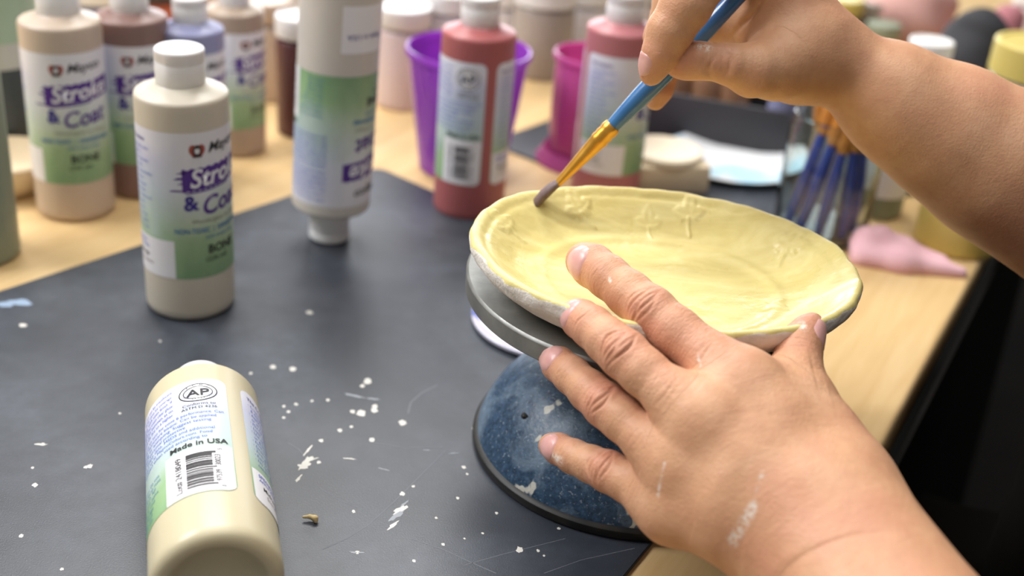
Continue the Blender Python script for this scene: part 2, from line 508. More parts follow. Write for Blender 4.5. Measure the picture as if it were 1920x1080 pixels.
def bottle(loc, color, view_u, label, rot=None, cap_turn=0.0, body=BODY, group=None, flip=False, toward=None, size=1.0):
    """paint bottle; view_u = printed millimetre that faces the point 'toward'"""
    root = empty('paint_bottle', loc)
    tag(root, label, 'paint bottle', group)
    root.scale = (size, size, size)
    bme, cme = bottle_meshes(body)
    bd = bpy.data.objects.new('bottle_body', bme.copy()); bd.data.materials.append(M[color]); COL.objects.link(bd); bd.parent = root
    cp = bpy.data.objects.new('cap', cme); COL.objects.link(cp); cp.parent = root; cp.rotation_euler[2] = cap_turn
    lb = bpy.data.objects.new('label', LABEL); COL.objects.link(lb); lb.parent = root
    d = np.array(toward if toward is not None else CAM)[:2] - np.array(loc)[:2]
    az = math.atan2(d[1], d[0])
    if rot is not None:
        root.matrix_world = rot
        az = 0.0
    if flip:
        root.rotation_euler = (math.pi, 0, 0); root.location = (loc[0], loc[1], loc[2] + body + .0035 + .0209)
        az = -az
    lb.rotation_euler[2] = az - (view_u / 1000) / BR
    return root

# ------------------------------------------------------------------ implicit surfaces (hands, cloth)
def sd_seg(P, a, b, ra, rb):
    ba = b - a
    pa = P - a
    t = np.clip((pa @ ba) / max(ba @ ba, 1e-12), 0, 1)
    return np.linalg.norm(pa - t[..., None] * ba, axis=-1) - (ra + (rb - ra) * t)

def smin(a, b, k):
    if k <= 0: return np.minimum(a, b)
    h = np.clip(k - np.abs(a - b), 0, None) / k
    return np.minimum(a, b) - h * h * k * .25

class Field:
    def __init__(s, lo, hi, step):
        s.lo = np.array(lo, float); s.h = step
        s.n = np.ceil((np.array(hi) - s.lo) / step).astype(int) + 1
        s.f = np.full(s.n, .05, np.float32)
    def block(s, lo, hi):
        i0 = np.clip(np.floor((np.array(lo) - s.lo) / s.h).astype(int), 0, s.n - 1)
        i1 = np.clip(np.ceil((np.array(hi) - s.lo) / s.h).astype(int) + 1, 1, s.n)
        sl = tuple(slice(a, b) for a, b in zip(i0, i1))
        ax = [s.lo[k] + s.h * np.arange(i0[k], i1[k]) for k in range(3)]
        return sl, np.stack(np.meshgrid(*ax, indexing='ij'), -1)
    def chain(s, nodes, k_in=.002, k=.006, base=None, margin=.016):
        """union of a chain of round cones; nodes = [(pos, radius)]; blended into base (a field) with k"""
        f = np.full(s.n, .05, np.float32) if base is not None else s.f
        for (a, ra), (b, rb) in zip(nodes[:-1], nodes[1:]):
            r = max(ra, rb) + margin
            sl, P = s.block(np.minimum(a, b) - r, np.maximum(a, b) + r)
            if P.size == 0: continue
            f[sl] = smin(f[sl], sd_seg(P, a, b, ra, rb).astype(np.float32), k_in)
        return f

def surface_nets(f, lo, h):
    s = f < 0
    c = np.zeros(tuple(np.array(f.shape) - 1), np.int8)
    for dx in (0, 1):
        for dy in (0, 1):
            for dz in (0, 1):
                c += s[dx:f.shape[0] - 1 + dx, dy:f.shape[1] - 1 + dy, dz:f.shape[2] - 1 + dz]
    act = (c > 0) & (c < 8)
    idx = np.argwhere(act)
    ids = np.full(act.shape, -1, np.int32); ids[act] = np.arange(len(idx))
    acc = np.zeros((len(idx), 3)); cnt = np.zeros(len(idx))
    corners = [(0, 0, 0), (1, 0, 0), (0, 1, 0), (1, 1, 0), (0, 0, 1), (1, 0, 1), (0, 1, 1), (1, 1, 1)]
    vals = [f[idx[:, 0] + a, idx[:, 1] + b, idx[:, 2] + d] for a, b, d in corners]
    for i in range(8):
        for ax in range(3):
            if corners[i][ax]: continue
            j = i + (1, 2, 4)[ax]
            a, b = vals[i], vals[j]
            m = (a < 0) != (b < 0)
            t = np.where(m, a / np.where(m, a - b, 1), 0)
            p = np.tile(np.array(corners[i], float), (len(idx), 1)); p[:, ax] += t
            acc[m] += p[m]; cnt[m] += 1
    V = lo + h * (idx + acc / cnt[:, None])
    faces = []
    for ax in range(3):
        o1, o2 = [(1, 2), (2, 0), (0, 1)][ax]
        a = np.take(s, range(0, s.shape[ax] - 1), ax); b = np.take(s, range(1, s.shape[ax]), ax)
        e = np.argwhere(a != b)
        ok = (e[:, o1] > 0) & (e[:, o2] > 0) & (e[:, o1] < s.shape[o1] - 1) & (e[:, o2] < s.shape[o2] - 1)
        e = e[ok]
        ins = s[e[:, 0], e[:, 1], e[:, 2]]
        q = []
        for d1, d2 in ((-1, -1), (0, -1), (0, 0), (-1, 0)):
            p = e.copy(); p[:, o1] += d1; p[:, o2] += d2
            q.append(ids[p[:, 0], p[:, 1], p[:, 2]])
        q = np.stack(q, 1)
        q[~ins] = q[~ins][:, ::-1]
        faces.append(q)
    return V, np.concatenate(faces)

def relax(V, Fq, n=2, lam=.5):
    e = np.concatenate([Fq[:, [0, 1]], Fq[:, [1, 2]], Fq[:, [2, 3]], Fq[:, [3, 0]]])
    e = np.concatenate([e, e[:, ::-1]])
    cnt = np.bincount(e[:, 0], minlength=len(V))[:, None].clip(1)
    for _ in range(n):
        for l in (lam, -lam * 1.03):
            s = np.stack([np.bincount(e[:, 0], weights=V[e[:, 1], k], minlength=len(V)) for k in range(3)], 1)
            V = V + l * (s / cnt - V)
    return V

def vnormals(V, Fq):
    n = np.cross(V[Fq[:, 2]] - V[Fq[:, 0]], V[Fq[:, 3]] - V[Fq[:, 1]])
    N = np.zeros_like(V)
    for k in range(4):
        for c in range(3): N[:, c] += np.bincount(Fq[:, k], weights=n[:, c], minlength=len(V))
    return N / np.linalg.norm(N, axis=1)[:, None].clip(1e-12)

def K(px, py, depth, rpx):
    return (at(px, py, depth), rpx * depth / F)

def frame(a, b, twist=0.0, view=CAM):
    # e1 from a to b (towards the tip), e3 dorsal = towards the viewer, turned by twist about e1
    e1 = (b - a) / np.linalg.norm(b - a)
    w = view - b
    e3 = w - e1 * (w @ e1); e3 /= np.linalg.norm(e3)
    e2 = np.cross(e3, e1)
    c, s = math.cos(twist), math.sin(twist)
    e3n = c * e3 + s * e2
    return e1, np.cross(e3n, e1), e3n

def gauss(x, w): return np.exp(-(x / w) ** 2)

def crease(V, N, J, fr, R, lines, depth, width, lat, off, bulge=0.0):
    """fold lines across the dorsal side of a joint; returns displacement along the normal"""
    e1, e2, e3 = fr
    d = V - J
    x, y, z = d @ e1, d @ e2, d @ e3
    near = (np.abs(x) < R * 2) & (np.abs(y) < R * 1.6) & (z > -.2 * R) & (np.linalg.norm(d, axis=1) < R * 2.2)
    out = np.zeros(len(V))
    dors = np.clip(N @ e3, 0, 1) ** .5
    for k, xo in enumerate(lines):
        ph = off + k * 1.7
        yy = y / R
        xc = xo * (1 - .75 * np.clip(yy, -1.1, 1.1) ** 2) + .0005 * np.sin(yy * 4 + ph)
        out -= depth * (.7 + .3 * math.sin(ph * 2.3)) * gauss(x - xc, width) * np.exp(-(yy / lat) ** 4)
    out += bulge * gauss(x, R * .55) * gauss(y, R * .8)
    return np.where(near, out * dors, 0)

def nail_mesh(sdf, tip, base, fr, R, length, half, shift=0.0, lift=.0005):
    """a curved nail plate laid on the fingertip found by marching out to the skin"""
    e1, e2, e3 = fr
    nx, ny = 22, 18
    vs, fs = [], []
    for side in (1, 0):
        for i in range(nx + 1):
            for j in range(ny + 1):
                s = i / nx; t = -1 + 2 * j / ny
                # superellipse outline: rounder at the cuticle, straighter at the free edge
                x = s * length
                w = half * (1 - max(0, (.35 - s) / .35) ** 2.2 * .75) * (1 - max(0, (s - .72) / .28) ** 2.4 * .62)
                th = t * w
                c = tip + e1 * (x - length + shift)
                over = max(0.0, (x - length + shift))
                dirv = e2 * math.sin(th) + e3 * math.cos(th)
                if x - length + shift > -R * .2:
                    lean = ((x - length + shift) + R * .2) / R
                    dirv = dirv * math.cos(lean * .9) + e1 * math.sin(lean * .9); dirv /= np.linalg.norm(dirv)
                    c = tip - e1 * R * .2
                lo, hi = 0.0, R * 2.2
                for _ in range(22):
                    m = (lo + hi) / 2
                    if sdf((c + dirv * m)[None])[0] < 0: lo = m
                    else: hi = m
                edge = max(abs(t) ** 4, (max(0, .16 - s) / .16) ** 2)
                o = lift * (1 - 1.9 * edge) if side else -.0008
                vs.append(c + dirv * (lo + o))
    n = (nx + 1) * (ny + 1)
    for i in range(nx):
        for j in range(ny):
            a = i * (ny + 1) + j
            fs.append((a, a + ny + 1, a + ny + 2, a + 1))
            fs.append((n + a, n + a + 1, n + a + ny + 2, n + a + ny + 1))
    ring = [i * (ny + 1) for i in range(nx + 1)] + [nx * (ny + 1) + j for j in range(1, ny + 1)] + [i * (ny + 1) + ny for i in range(nx - 1, -1, -1)] + [j for j in range(ny - 1, 0, -1)]
    for a, b in zip(ring, ring[1:] + ring[:1]): fs.append((a, a + n, b + n, b))
    return vs, fs

def sdf_chain(nodes, k=.002):
    def f(P):
        d = None
        for (a, ra), (b, rb) in zip(nodes[:-1], nodes[1:]):
            q = sd_seg(P, a, b, ra, rb)
            d = q if d is None else smin(d, q, k)
        return d
    return f

LSTEP = .00066
# ---- left hand: fingers spread over the rim, thumb behind
LH = dict(
    index=[K(1096, 490, .556, 36), K(1112, 499, .549, 40), K(1140, 519, .540, 40), K(1180, 551, .530, 42.5), K(1220, 584, .521, 47), K(1268, 623, .513, 46.5), K(1330, 672, .504, 50), K(1392, 725, .497, 56)],
    middle=[K(1080, 591, .534, 31), K(1090, 599, .526, 36), K(1110, 613, .518, 39), K(1140, 639, .510, 42), K(1170, 664, .504, 46), K(1206, 697, .498, 45), K(1255, 738, .492, 49), K(1318, 792, .487, 57)],
    ring=[K(1038, 675, .546, 28), K(1049, 684, .539, 32), K(1072, 703, .530, 34.5), K(1105, 733, .520, 38), K(1136, 760, .512, 41.5), K(1166, 785, .506, 41), K(1212, 825, .498, 45), K(1275, 872, .490, 54)],
    pinky=[K(1034, 836, .540, 24.5), K(1048, 842, .534, 28), K(1075, 856, .526, 31), K(1108, 870, .519, 33.5), K(1141, 884, .512, 38), K(1175, 902, .506, 38), K(1212, 926, .500, 42), K(1262, 953, .492, 52)],
    thumb=[K(1523, 607, .532, 21), K(1515, 620, .529, 30), K(1503, 642, .525, 38), K(1497, 668, .521, 42), K(1498, 700, .515, 44), K(1512, 745, .508, 50), K(1540, 810, .500, 58), K(1570, 880, .490, 64)],
)
wr = [K(1565, 940, .484, 70), K(1528, 975, .474, 78), K(1480, 1010, .478, 70)]
ELBOW_L = np.array([.221, .167, .038])
def lerp(a, b, t): return a + (b - a) * t
PALM = [
    [LH['index'][-1], K(1450, 790, .489, 60), wr[0]],
    [LH['middle'][-1], K(1400, 850, .478, 62), wr[1]],
    [LH['ring'][-1], K(1365, 915, .477, 62), wr[1]],
    [LH['pinky'][-1], K(1345, 975, .480, 60), wr[2]],
    [LH['index'][-1], LH['middle'][-1], LH['ring'][-1], LH['pinky'][-1]],
    [K(1420, 790, .492, 50), K(1395, 850, .490, 55), K(1350, 910, .490, 52)],
]
WM = wr[1][0]
ax_l = (ELBOW_L - WM) / np.linalg.norm(ELBOW_L - WM)
FORE_L = []
_side = np.cross(ax_l, CAM - WM); _side /= np.linalg.norm(_side)
for sgn in (-1, 1):
    FORE_L.append([(WM - ax_l * .045 + _side * sgn * .012 - (CAM - WM) / np.linalg.norm(CAM - WM) * .006, .0100), (WM + _side * sgn * .0115 - (CAM - WM) / np.linalg.norm(CAM - WM) * .005, .0160), (lerp(WM, ELBOW_L, .25) + _side * sgn * .0100 - (CAM - WM) / np.linalg.norm(CAM - WM) * .004, .0172), (lerp(WM, ELBOW_L, .60) + _side * sgn * .012, .024), (ELBOW_L + _side * sgn * .012, .032)])

for k_, sg_ in ((0, -1), (1, 0), (2, 1)):
    PALM.append([wr[k_], (lerp(WM, ELBOW_L, .30) + _side * (_side @ (wr[k_][0] - WM)) * .5 - (CAM - WM) / np.linalg.norm(CAM - WM) * .004, .0175)])

def build_limb(fingers, palm, fore, joints, step, nails, extra=None, clay=(), soft=.009, ridges=(), kf=.022):
    allp = [n for c in list(fingers.values()) + palm + fore for n in c]
    lo = np.min([p - r - .006 for p, r in allp], 0); hi = np.max([p + r + .006 for p, r in allp], 0)
    fl = Field(lo, hi, step)
    f = None
    for c in palm:
        d = fl.chain(c, .004, base=True); f = d if f is None else smin(f, d, .014)
    for c in fore:
        d = fl.chain(c, .004, base=True, margin=.022); f = smin(f, d, kf)
    acc = f.copy()
    for name, c in fingers.items():
        d = fl.chain(c, .003, base=True)
        acc = np.minimum(acc, smin(f, d, .016 if name == 'thumb' else soft))
    V, Fq = surface_nets(acc, fl.lo, step)
    V = relax(V, Fq, 4, .55)
    N = vnormals(V, Fq)
    disp = np.zeros(len(V)); flush = np.zeros(len(V)); cl = np.zeros(len(V))
    for j in joints:
        J, fr, R = j['J'], j['fr'], j['R']
        disp += crease(V, N, J, fr, R, j['lines'], j['depth'], j['width'], j.get('lat', .85), j.get('off', 0), j.get('bulge', 0))
        dd = V - J
        near = np.linalg.norm(dd, axis=1) < R * 2
        flush = np.maximum(flush, np.where(near, j.get('flush', .55) * np.exp(-((dd @ fr[0]) / (R * .8)) ** 2) * np.clip(N @ fr[2] + .3, 0, 1), 0))
    for name, c in fingers.items():
        dd = np.linalg.norm(V - c[1][0], axis=1)
        flush = np.maximum(flush, .85 * np.exp(-(dd / (c[1][1] * 1.6)) ** 2))
    vd = V - CAM; vr = np.linalg.norm(vd, axis=1); vd = vd / vr[:, None]
    def snap(p):
        # nearest skin point on the side that faces the room
        w = (p - CAM) / np.linalg.norm(p - CAM)
        c = np.where(vd @ w > 1 - 4e-6)[0]
        return V[c[vr[c].argmin()]] if len(c) else p
    for a, b, w, amp in ridges:
        if amp < 0: a, b = snap(a), snap(b)
        ba = b - a; pa = V - a; t = np.clip((pa @ ba) / (ba @ ba), 0, 1)
        dist = np.linalg.norm(pa - t[:, None] * ba, axis=1)
        disp += amp * gauss(dist, w) * np.sin(np.pi * np.clip(t * .9 + .08, 0, 1))
    for a, b, w in clay:
        a, b = snap(a), snap(b)
        ba = b - a; pa = V - a; t = np.clip((pa @ ba) / max(ba @ ba, 1e-12), 0, 1)
        dist = np.linalg.norm(pa - t[:, None] * ba, axis=1)
        cl = np.maximum(cl, np.clip(1.3 - dist / w, 0, 1))
    best = np.full(len(V), 1e9); grain = np.zeros((len(V), 3))
    ax0 = fore[0][-1][0] - fore[0][0][0]; ax0 = ax0 / np.linalg.norm(ax0); s0 = np.cross(ax0, CAM - fore[0][0][0]); s0 /= np.linalg.norm(s0)
    for q, (name, c) in enumerate(fingers.items()):
        cum = 0.0
        for k in range(len(c) - 2):
            a, ra = c[k]; b, rb = c[k + 1]; ba = b - a; L = np.linalg.norm(ba); e = ba / L
            pa = V - a; tt_ = np.clip(pa @ e / L, 0, 1); d = np.linalg.norm(pa - tt_[:, None] * ba, axis=1) - (ra + (rb - ra) * tt_)
            m_ = d < best; best = np.where(m_, d, best)
            w_ = CAM - b; e3 = w_ - e * (w_ @ e); e3 /= np.linalg.norm(e3); e2 = np.cross(e3, e)
            gcoord = np.stack([cum + tt_ * L + q * .5, pa @ e2, pa @ e3], 1)
            grain = np.where(m_[:, None], gcoord, grain); cum += L
    far = best > .004
    grain = np.where(far[:, None], np.stack([(V - fore[0][0][0]) @ ax0, (V - fore[0][0][0]) @ s0, np.zeros(len(V))], 1) * .35, grain)
    gm = np.clip(1.3 - best / .008, .18, 1)
    V = V + N * disp[:, None]
    return V, Fq, flush, cl, grain, gm

def pj(chain, i, twist=0.0):
    J, R = chain[i]
    return J, R, frame(chain[i + 1][0], chain[i - 1][0], twist)

joints = []
for nm, tw in (('index', .05), ('middle', -.05), ('ring', -.1), ('pinky', -.15)):
    J, R, fr = pj(LH[nm], 4, tw)
    joints.append(dict(J=J, R=R, fr=fr, lines=[-.0046, -.0024, -.0006, .0012, .0031, .0054], depth=.00105, width=.00058, lat=.80, off=len(nm), bulge=.0010, flush=.6))
    J, R, fr = pj(LH[nm], 2, tw)
    joints.append(dict(J=J, R=R, fr=fr, lines=[-.0012, .0006, .0022], depth=.00036, width=.0005, lat=.6, off=len(nm), flush=.25))
    J, R, fr = pj(LH[nm], 6, tw)
    joints.append(dict(J=J, R=R, fr=fr, lines=[-.004, -.001, .002, .005], depth=.00020, width=.0006, lat=.8, off=2, flush=.1))
J, R, fr = pj(LH['thumb'], 3, .5)
joints.append(dict(J=J, R=R, fr=fr, lines=[-.003, -.001, .001, .003], depth=.0003, width=.0005, lat=.8, off=1, flush=.45))

def knuck(nm, lift=.9):
    p, r = LH[nm][-1]
    w = CAM - p; w /= np.linalg.norm(w)
    return p + w * r * lift
ridges = [(knuck('index'), wr[0][0] + (CAM - wr[0][0]) * .03, .004, .0006), (knuck('middle'), wr[1][0] + (CAM - wr[1][0]) * .035, .004, .0008),
          (knuck('ring'), wr[1][0] + (CAM - wr[1][0]) * .035, .004, .0007), (knuck('pinky'), wr[2][0] + (CAM - wr[2][0]) * .03, .004, .0007)]
def srf(px, py, d): return at(px, py, d)
clay = [(srf(1240, 868, .487), srf(1228, 930, .487), .0007), (srf(1428, 880, .455), srf(1392, 990, .45), .0010), (srf(1408, 950, .452), srf(1370, 1020, .45), .0022),
        (srf(1020, 848, .53), srf(1044, 866, .53), .0022), (srf(1506, 600, .52), srf(1512, 610, .52), .0018), (srf(1137, 520, .53), srf(1139, 524, .53), .0009), (srf(1303, 665, .49), srf(1310, 680, .49), .0006)]
LV, LF, Lflush, Lclay, Lgrain, Lgm = build_limb({k: v for k, v in LH.items()}, PALM, FORE_L, joints, LSTEP, None, clay=clay, ridges=ridges, kf=.034)

# ---- right hand: pinches the brush between thumb, index and middle finger
RH = dict(
    index=[K(1221, 140, .575, 21), K(1228, 122, .573, 28), K(1240, 96, .570, 35), K(1257, 58, .567, 43), K(1286, 10, .564, 48), K(1324, -45, .566, 48), K(1385, -85, .580, 48), K(1445, -75, .592, 56)],
    middle=[K(1229, 188, .618, 19), K(1236, 168, .616, 25), K(1245, 130, .614, 29), K(1240, 70, .610, 32), K(1262, 0, .606, 36), K(1310, -60, .606, 38), K(1400, -70, .612, 46), K(1460, -50, .615, 52)],
    ring=[K(1290, 100, .640, 22), K(1290, 60, .640, 27), K(1290, 20, .638, 31), K(1310, -25, .634, 35), K(1370, -50, .632, 40), K(1460, -20, .630, 48)],
    pinky=[K(1340, 90, .655, 20), K(1340, 60, .655, 24), K(1345, 20, .652, 27), K(1375, -20, .648, 31), K(1420, -20, .645, 36), K(1470, 10, .640, 44)],
    thumb=[K(1271, 118, .578, 26), K(1284, 117, .576, 31), K(1310, 114, .574, 34), K(1340, 116, .573, 33), K(1372, 122, .574, 38), K(1410, 131, .578, 50), K(1450, 126, .586, 60), K(1490, 116, .596, 66)],
)
RPALM = [
    [RH['index'][-1], K(1470, 0, .597, 60), K(1500, 70, .602, 78)],
    [RH['middle'][-1], K(1490, 20, .608, 58), K(1510, 80, .606, 76)],
    [RH['ring'][-1], K(1500, 50, .616, 58), K(1520, 95, .608, 72)],
    [RH['pinky'][-1], K(1505, 70, .622, 52), K(1520, 105, .610, 68)],
    [K(1340, 52, .616, 28), K(1395, 42, .610, 40), K(1450, 46, .607, 50), K(1490, 85, .606, 62)],
]
RFORE = [[K(1506, 84, .604, 66), K(1586, 120, .606, 70), K(1668, 180, .608, 101), K(1780, 246, .612, 125), K(1900, 318, .616, 144), K(2060, 410, .62, 160), K(2200, 470, .62, 150)],
         [K(1508, 104, .598, 50), K(1590, 142, .602, 54), K(1700, 225, .606, 90), K(1850, 315, .612, 120), K(2060, 420, .62, 150)]]
rj = []
J, R, fr = pj(RH['thumb'], 3, .1)
rj.append(dict(J=J, R=R, fr=fr, lines=[-.0062, -.0028, .0004, .0030, .0058], depth=.0011, width=.0010, lat=.8, off=1, flush=.3))
RV, RF, Rflush, Rclay, Rgrain, Rgm = build_limb(RH, RPALM, RFORE, rj, .00105, None, kf=.009, ridges=[(at(1367, 70, .58), at(1425, 2, .58), .0016, -.0022), (at(1400, 82, .58), at(1452, 40, .58), .0014, -.0014), (at(1340, 78, .58), at(1362, 55, .58), .0014, -.0014)], clay=[(at(1308, 82, .556), at(1330, 84, .556), .0022)])

# ------------------------------------------------------------------ person
person = empty('person', (.40, .51, -.75))
tag(person, 'person in black clothing, left hand steadying the yellow dish, right hand painting', 'person')
PO = np.array(person.location)
def on_person(name, V, Fc, mats, sharp=None, **kw):
    return mesh_obj(name, V - PO, Fc, mats, person, sharp=sharp, **kw)

def add_attr(me, name, vals):
    a = me.attributes.new(name, 'FLOAT', 'POINT'); a.data.foreach_set('value', np.asarray(vals, np.float32))

ELBOW_R = RFORE[0][-1][0]
hipL, hipR = np.array([.362, .43, -.205]), np.array([.438, .588, -.205])
chest = np.array([.395, .520, .16]); shL = np.array([.325, .375, .26]); shR = np.array([.480, .690, .26])
nv = np.array([-.89, .456, 0])
torso = Field((.05, .10, -.72), (.85, 1.05, .45), .011)
f = torso.chain([(np.array([.40, .51, -.22]), .12), (np.array([.398, .515, .0]), .105), (chest, .11), (np.array([.40, .53, .24]), .09), (np.array([.395, .535, .36]), .048)], .03, base=True, margin=.07)
for sh, el in ((shL, ELBOW_L), (shR, ELBOW_R)):
    f = smin(f, torso.chain([(chest + [0, 0, .06], .09), (sh, .062), (el, .040)], .02, base=True, margin=.07), .04)
TV, TF = surface_nets(f, torso.lo, .011)
TV = relax(TV, TF, 3)
# one body mesh: both arms with hands, trunk and neck
nV = np.concatenate([LV, RV, TV]); nF = np.concatenate([LF, RF + len(LV), TF + len(LV) + len(RV)])
body = on_person('body', nV, nF, M['skin'])
add_attr(body.data, 'flush', np.concatenate([Lflush, Rflush, np.zeros(len(TV))]))
add_attr(body.data, 'clay', np.concatenate([Lclay, Rclay, np.zeros(len(TV))]))

add_attr(body.data, 'grain_mask', np.concatenate([np.maximum(Lgm, .45), Rgm * .4, np.zeros(len(TV))]))
gr = body.data.attributes.new('grain', 'FLOAT_VECTOR', 'POINT')
gr.data.foreach_set('vector', np.concatenate([Lgrain, Rgrain, TV]).astype(np.float32).reshape(-1))
M['nail'] = mat('fingernail', srgb(214, 158, 148), .3, spec=.5, sss=.15, sss_scale=.002)
t = NT(M['nail']); t.base(t.mix(t.noise(t.coord(), 240, 2), srgb(206, 150, 144), srgb(224, 178, 170)))
for nm, tw, ln, half in (('index', .22, .0140, 1.02), ('middle', .10, .0130, 1.05), ('ring', .0, .0130, 1.05), ('pinky', .10, .0112, 1.05), ('thumb', -1.0, .0140, 1.0)):
    ch = LH[nm]
    fr = frame(ch[1][0], ch[0][0], tw)
    v, fc = nail_mesh(sdf_chain(ch[:4], .003), ch[0][0], ch[1][0], fr, ch[0][1], ln, half, shift=-.0004 if nm == 'index' else -.0016 if nm != 'thumb' else .0005)
    on_person('fingernail', np.array(v), fc, M['nail'], sharp=60)
for nm, tw in (('index', -.9), ('thumb', -1.3)):
    ch = RH[nm]; fr = frame(ch[1][0], ch[0][0], tw)
    v, fc = nail_mesh(sdf_chain(ch[:4], .003), ch[0][0], ch[1][0], fr, ch[0][1], .011, .85, shift=.001)
    on_person('fingernail', np.array(v), fc, M['nail'], sharp=60)

# clothing: black top, sleeves to above the elbow, apron over the lap
M['black_cloth'] = mat('black_cloth', srgb(22, 20, 19), .95, spec=.04)
t = NT(M['black_cloth']); v = t.coord()
t.base(t.mix(t.noise(v, 8, 3), srgb(15, 14, 13), srgb(25, 23, 21))); t.normal(t.bump(t.noise(v, 700, 2), .3, .0006))
cl = Field((-.15, .05, -.80), (.85, 1.10, .42), .011)
f = cl.chain([(np.array([.40, .51, -.22]), .135), (np.array([.398, .515, .0]), .118), (chest, .122), (np.array([.40, .53, .235]), .10)], .03, base=True, margin=.07)
for sh, el in ((shL, ELBOW_L), (shR, ELBOW_R)):
    f = smin(f, cl.chain([(chest + [0, 0, .06], .10), (sh, .073), (lerp(sh, el, .62), .060)], .02, base=True, margin=.07), .04)
for hip, kn in ((hipL, hipL + nv * .40 + [0, 0, .01]), (hipR, hipR + nv * .40 + [0, 0, .01])):
    an = kn + np.array([0, 0, -.44]) - nv * .03
    f = smin(f, cl.chain([(hip, .095), (kn, .068), (an, .05)], .02, base=True, margin=.07), .05)
CV, CF = surface_nets(f, cl.lo, .011)
CV = relax(CV, CF, 3); CN = vnormals(CV, CF)
CV = CV + CN * (.004 * np.sin(CV[:, 2] * 60 + 3 * np.sin(CV[:, 0] * 25)) * np.cos(CV[:, 1] * 40))[:, None]
on_person('black_clothing', CV, CF, M['black_cloth'])
# apron skirt hanging beside the table edge
av, af = [], []
ed = np.array([.456, .89, 0]); org = np.array([.201, .549, 0])
nA, nB = 60, 26
for side in (0, 1):
    for i in range(nA + 1):
        for j in range(nB + 1):
            a = -.30 + .95 * i / nA; b = j / nB
            off = .008 + .006 * math.sin(a * 14) * b + .012 * b + (.003 if side else 0)
            p = org + ed * a - nv * off; av.append((p[0], p[1], -.008 - .54 * b))
n = (nA + 1) * (nB + 1)
for i in range(nA):
    for j in range(nB):
        a = i * (nB + 1) + j
        af.append((a, a + 1, a + nB + 2, a + nB + 1)); af.append((n + a, n + a + nB + 1, n + a + nB + 2, n + a + 1))
ringi = [i * (nB + 1) for i in range(nA + 1)] + [nA * (nB + 1) + j for j in range(1, nB + 1)] + [i * (nB + 1) + nB for i in range(nA - 1, -1, -1)] + [j for j in range(nB - 1, 0, -1)]
for a, b in zip(ringi, ringi[1:] + ringi[:1]): af.append((a, b, b + n, a + n))
on_person('apron', np.array(av), af, M['black_cloth'], sharp=60)

# ------------------------------------------------------------------ table, mats, setting
org = np.array([.201, .549, 0])
E1 = np.array([.4560, .8900, 0]); N1 = np.array([-.89, .456, 0])
tb = org + E1 * .45 + N1 * .75
TZ = -.0022
table = empty('worktable', (tb[0], tb[1], -.75), (0, 0, math.atan2(.89, .456)))
tag(table, 'pale birch-topped worktable under all the paint bottles and the black mats', 'table')
v, fc = box(2.5, 1.5, .03, .004, 3, .75 + TZ - .03)
mesh_obj('tabletop', v, fc, M['wood'], table)
M['leg'] = mat('dark_steel', srgb(30, 30, 31), .5)
for sx in (-1, 1):
    for sy in (-1, 1):
        v, fc = box(.05, .05, .716, .004)
        mesh_obj('leg', v, fc, M['leg'], table, loc=(sx * 1.15, sy * .52, 0))
# faint pencil tick on the table edge zone, and the floor and wall
M['floor'] = mat('dark_floor', srgb(40, 37, 35), .95, spec=.05); t = NT(M['floor']); t.base(t.mix(t.noise(t.coord(), 3, 4), srgb(20, 18, 17), srgb(30, 28, 26)))
v, fc = box(9, 9, .1, 0, 1, -.1)
tag(mesh_obj('floor', v, fc, M['floor'], loc=(0, 2, -.75), smooth=False), kind='structure')
M['wall'] = mat('painted_wall', srgb(226, 222, 214), .8); t = NT(M['wall']); t.normal(t.bump(t.noise(t.coord(), 120, 3), .1, .002))
v, fc = box(9, .1, 3.2, 0, 1)
tag(mesh_obj('wall_back', v, fc, M['wall'], loc=(0, 4.6, -.75), smooth=False), kind='structure')

def mat_poly(pts, rc, th):
    # outline with rounded corners, extruded from TZ to TZ+th
    out = []
    n = len(pts)
    for i in range(n):
        p, a, b = [np.array(q, float) for q in (pts[i], pts[i - 1], pts[(i + 1) % n])]
        u = (a - p) / np.linalg.norm(a - p); w = (b - p) / np.linalg.norm(b - p)
        ang = math.acos(np.clip(u @ w, -1, 1)); L = rc / math.tan(ang / 2)
        q0, q1 = p + u * L, p + w * L
        for k in range(9):
            s = k / 8
            out.append((1 - s) ** 2 * q0 + 2 * s * (1 - s) * p + s * s * q1)
    bm = bmesh.new()
    lo = [bm.verts.new((q[0], q[1], TZ + .0001)) for q in out]
    fce = bm.faces.new(lo)
    r = bmesh.ops.extrude_face_region(bm, geom=[fce])
    for vv in r['geom']:
        if isinstance(vv, bmesh.types.BMVert): vv.co.z = TZ + th
    bmesh.ops.recalc_face_normals(bm, faces=bm.faces)
    top = [e for e in bm.edges if all(abs(x.co.z - TZ - th) < 1e-6 for x in e.verts)]
    bmesh.ops.bevel(bm, geom=top, offset=.0004, segments=1, affect='EDGES')
    bm.verts.index_update()
    vs = [tuple(x.co) for x in bm.verts]; fs = [tuple(x.index for x in q.verts) for q in bm.faces]
    bm.free(); return vs, fs

mc = plane(709, 312)[:2]
ml = plane(0, 545)[:2]; dl = (ml - mc) / np.linalg.norm(ml - mc)
r1, r2 = plane(1208.8, 1020.6)[:2], plane(1160, 1080)[:2]; dr = (r2 - r1) / np.linalg.norm(r2 - r1)
far_r = np.array([.183, .656])
m1v, m1f = mat_poly([mc, ml + dl * .30, r2 + dr * .35, far_r], .012, .0022)
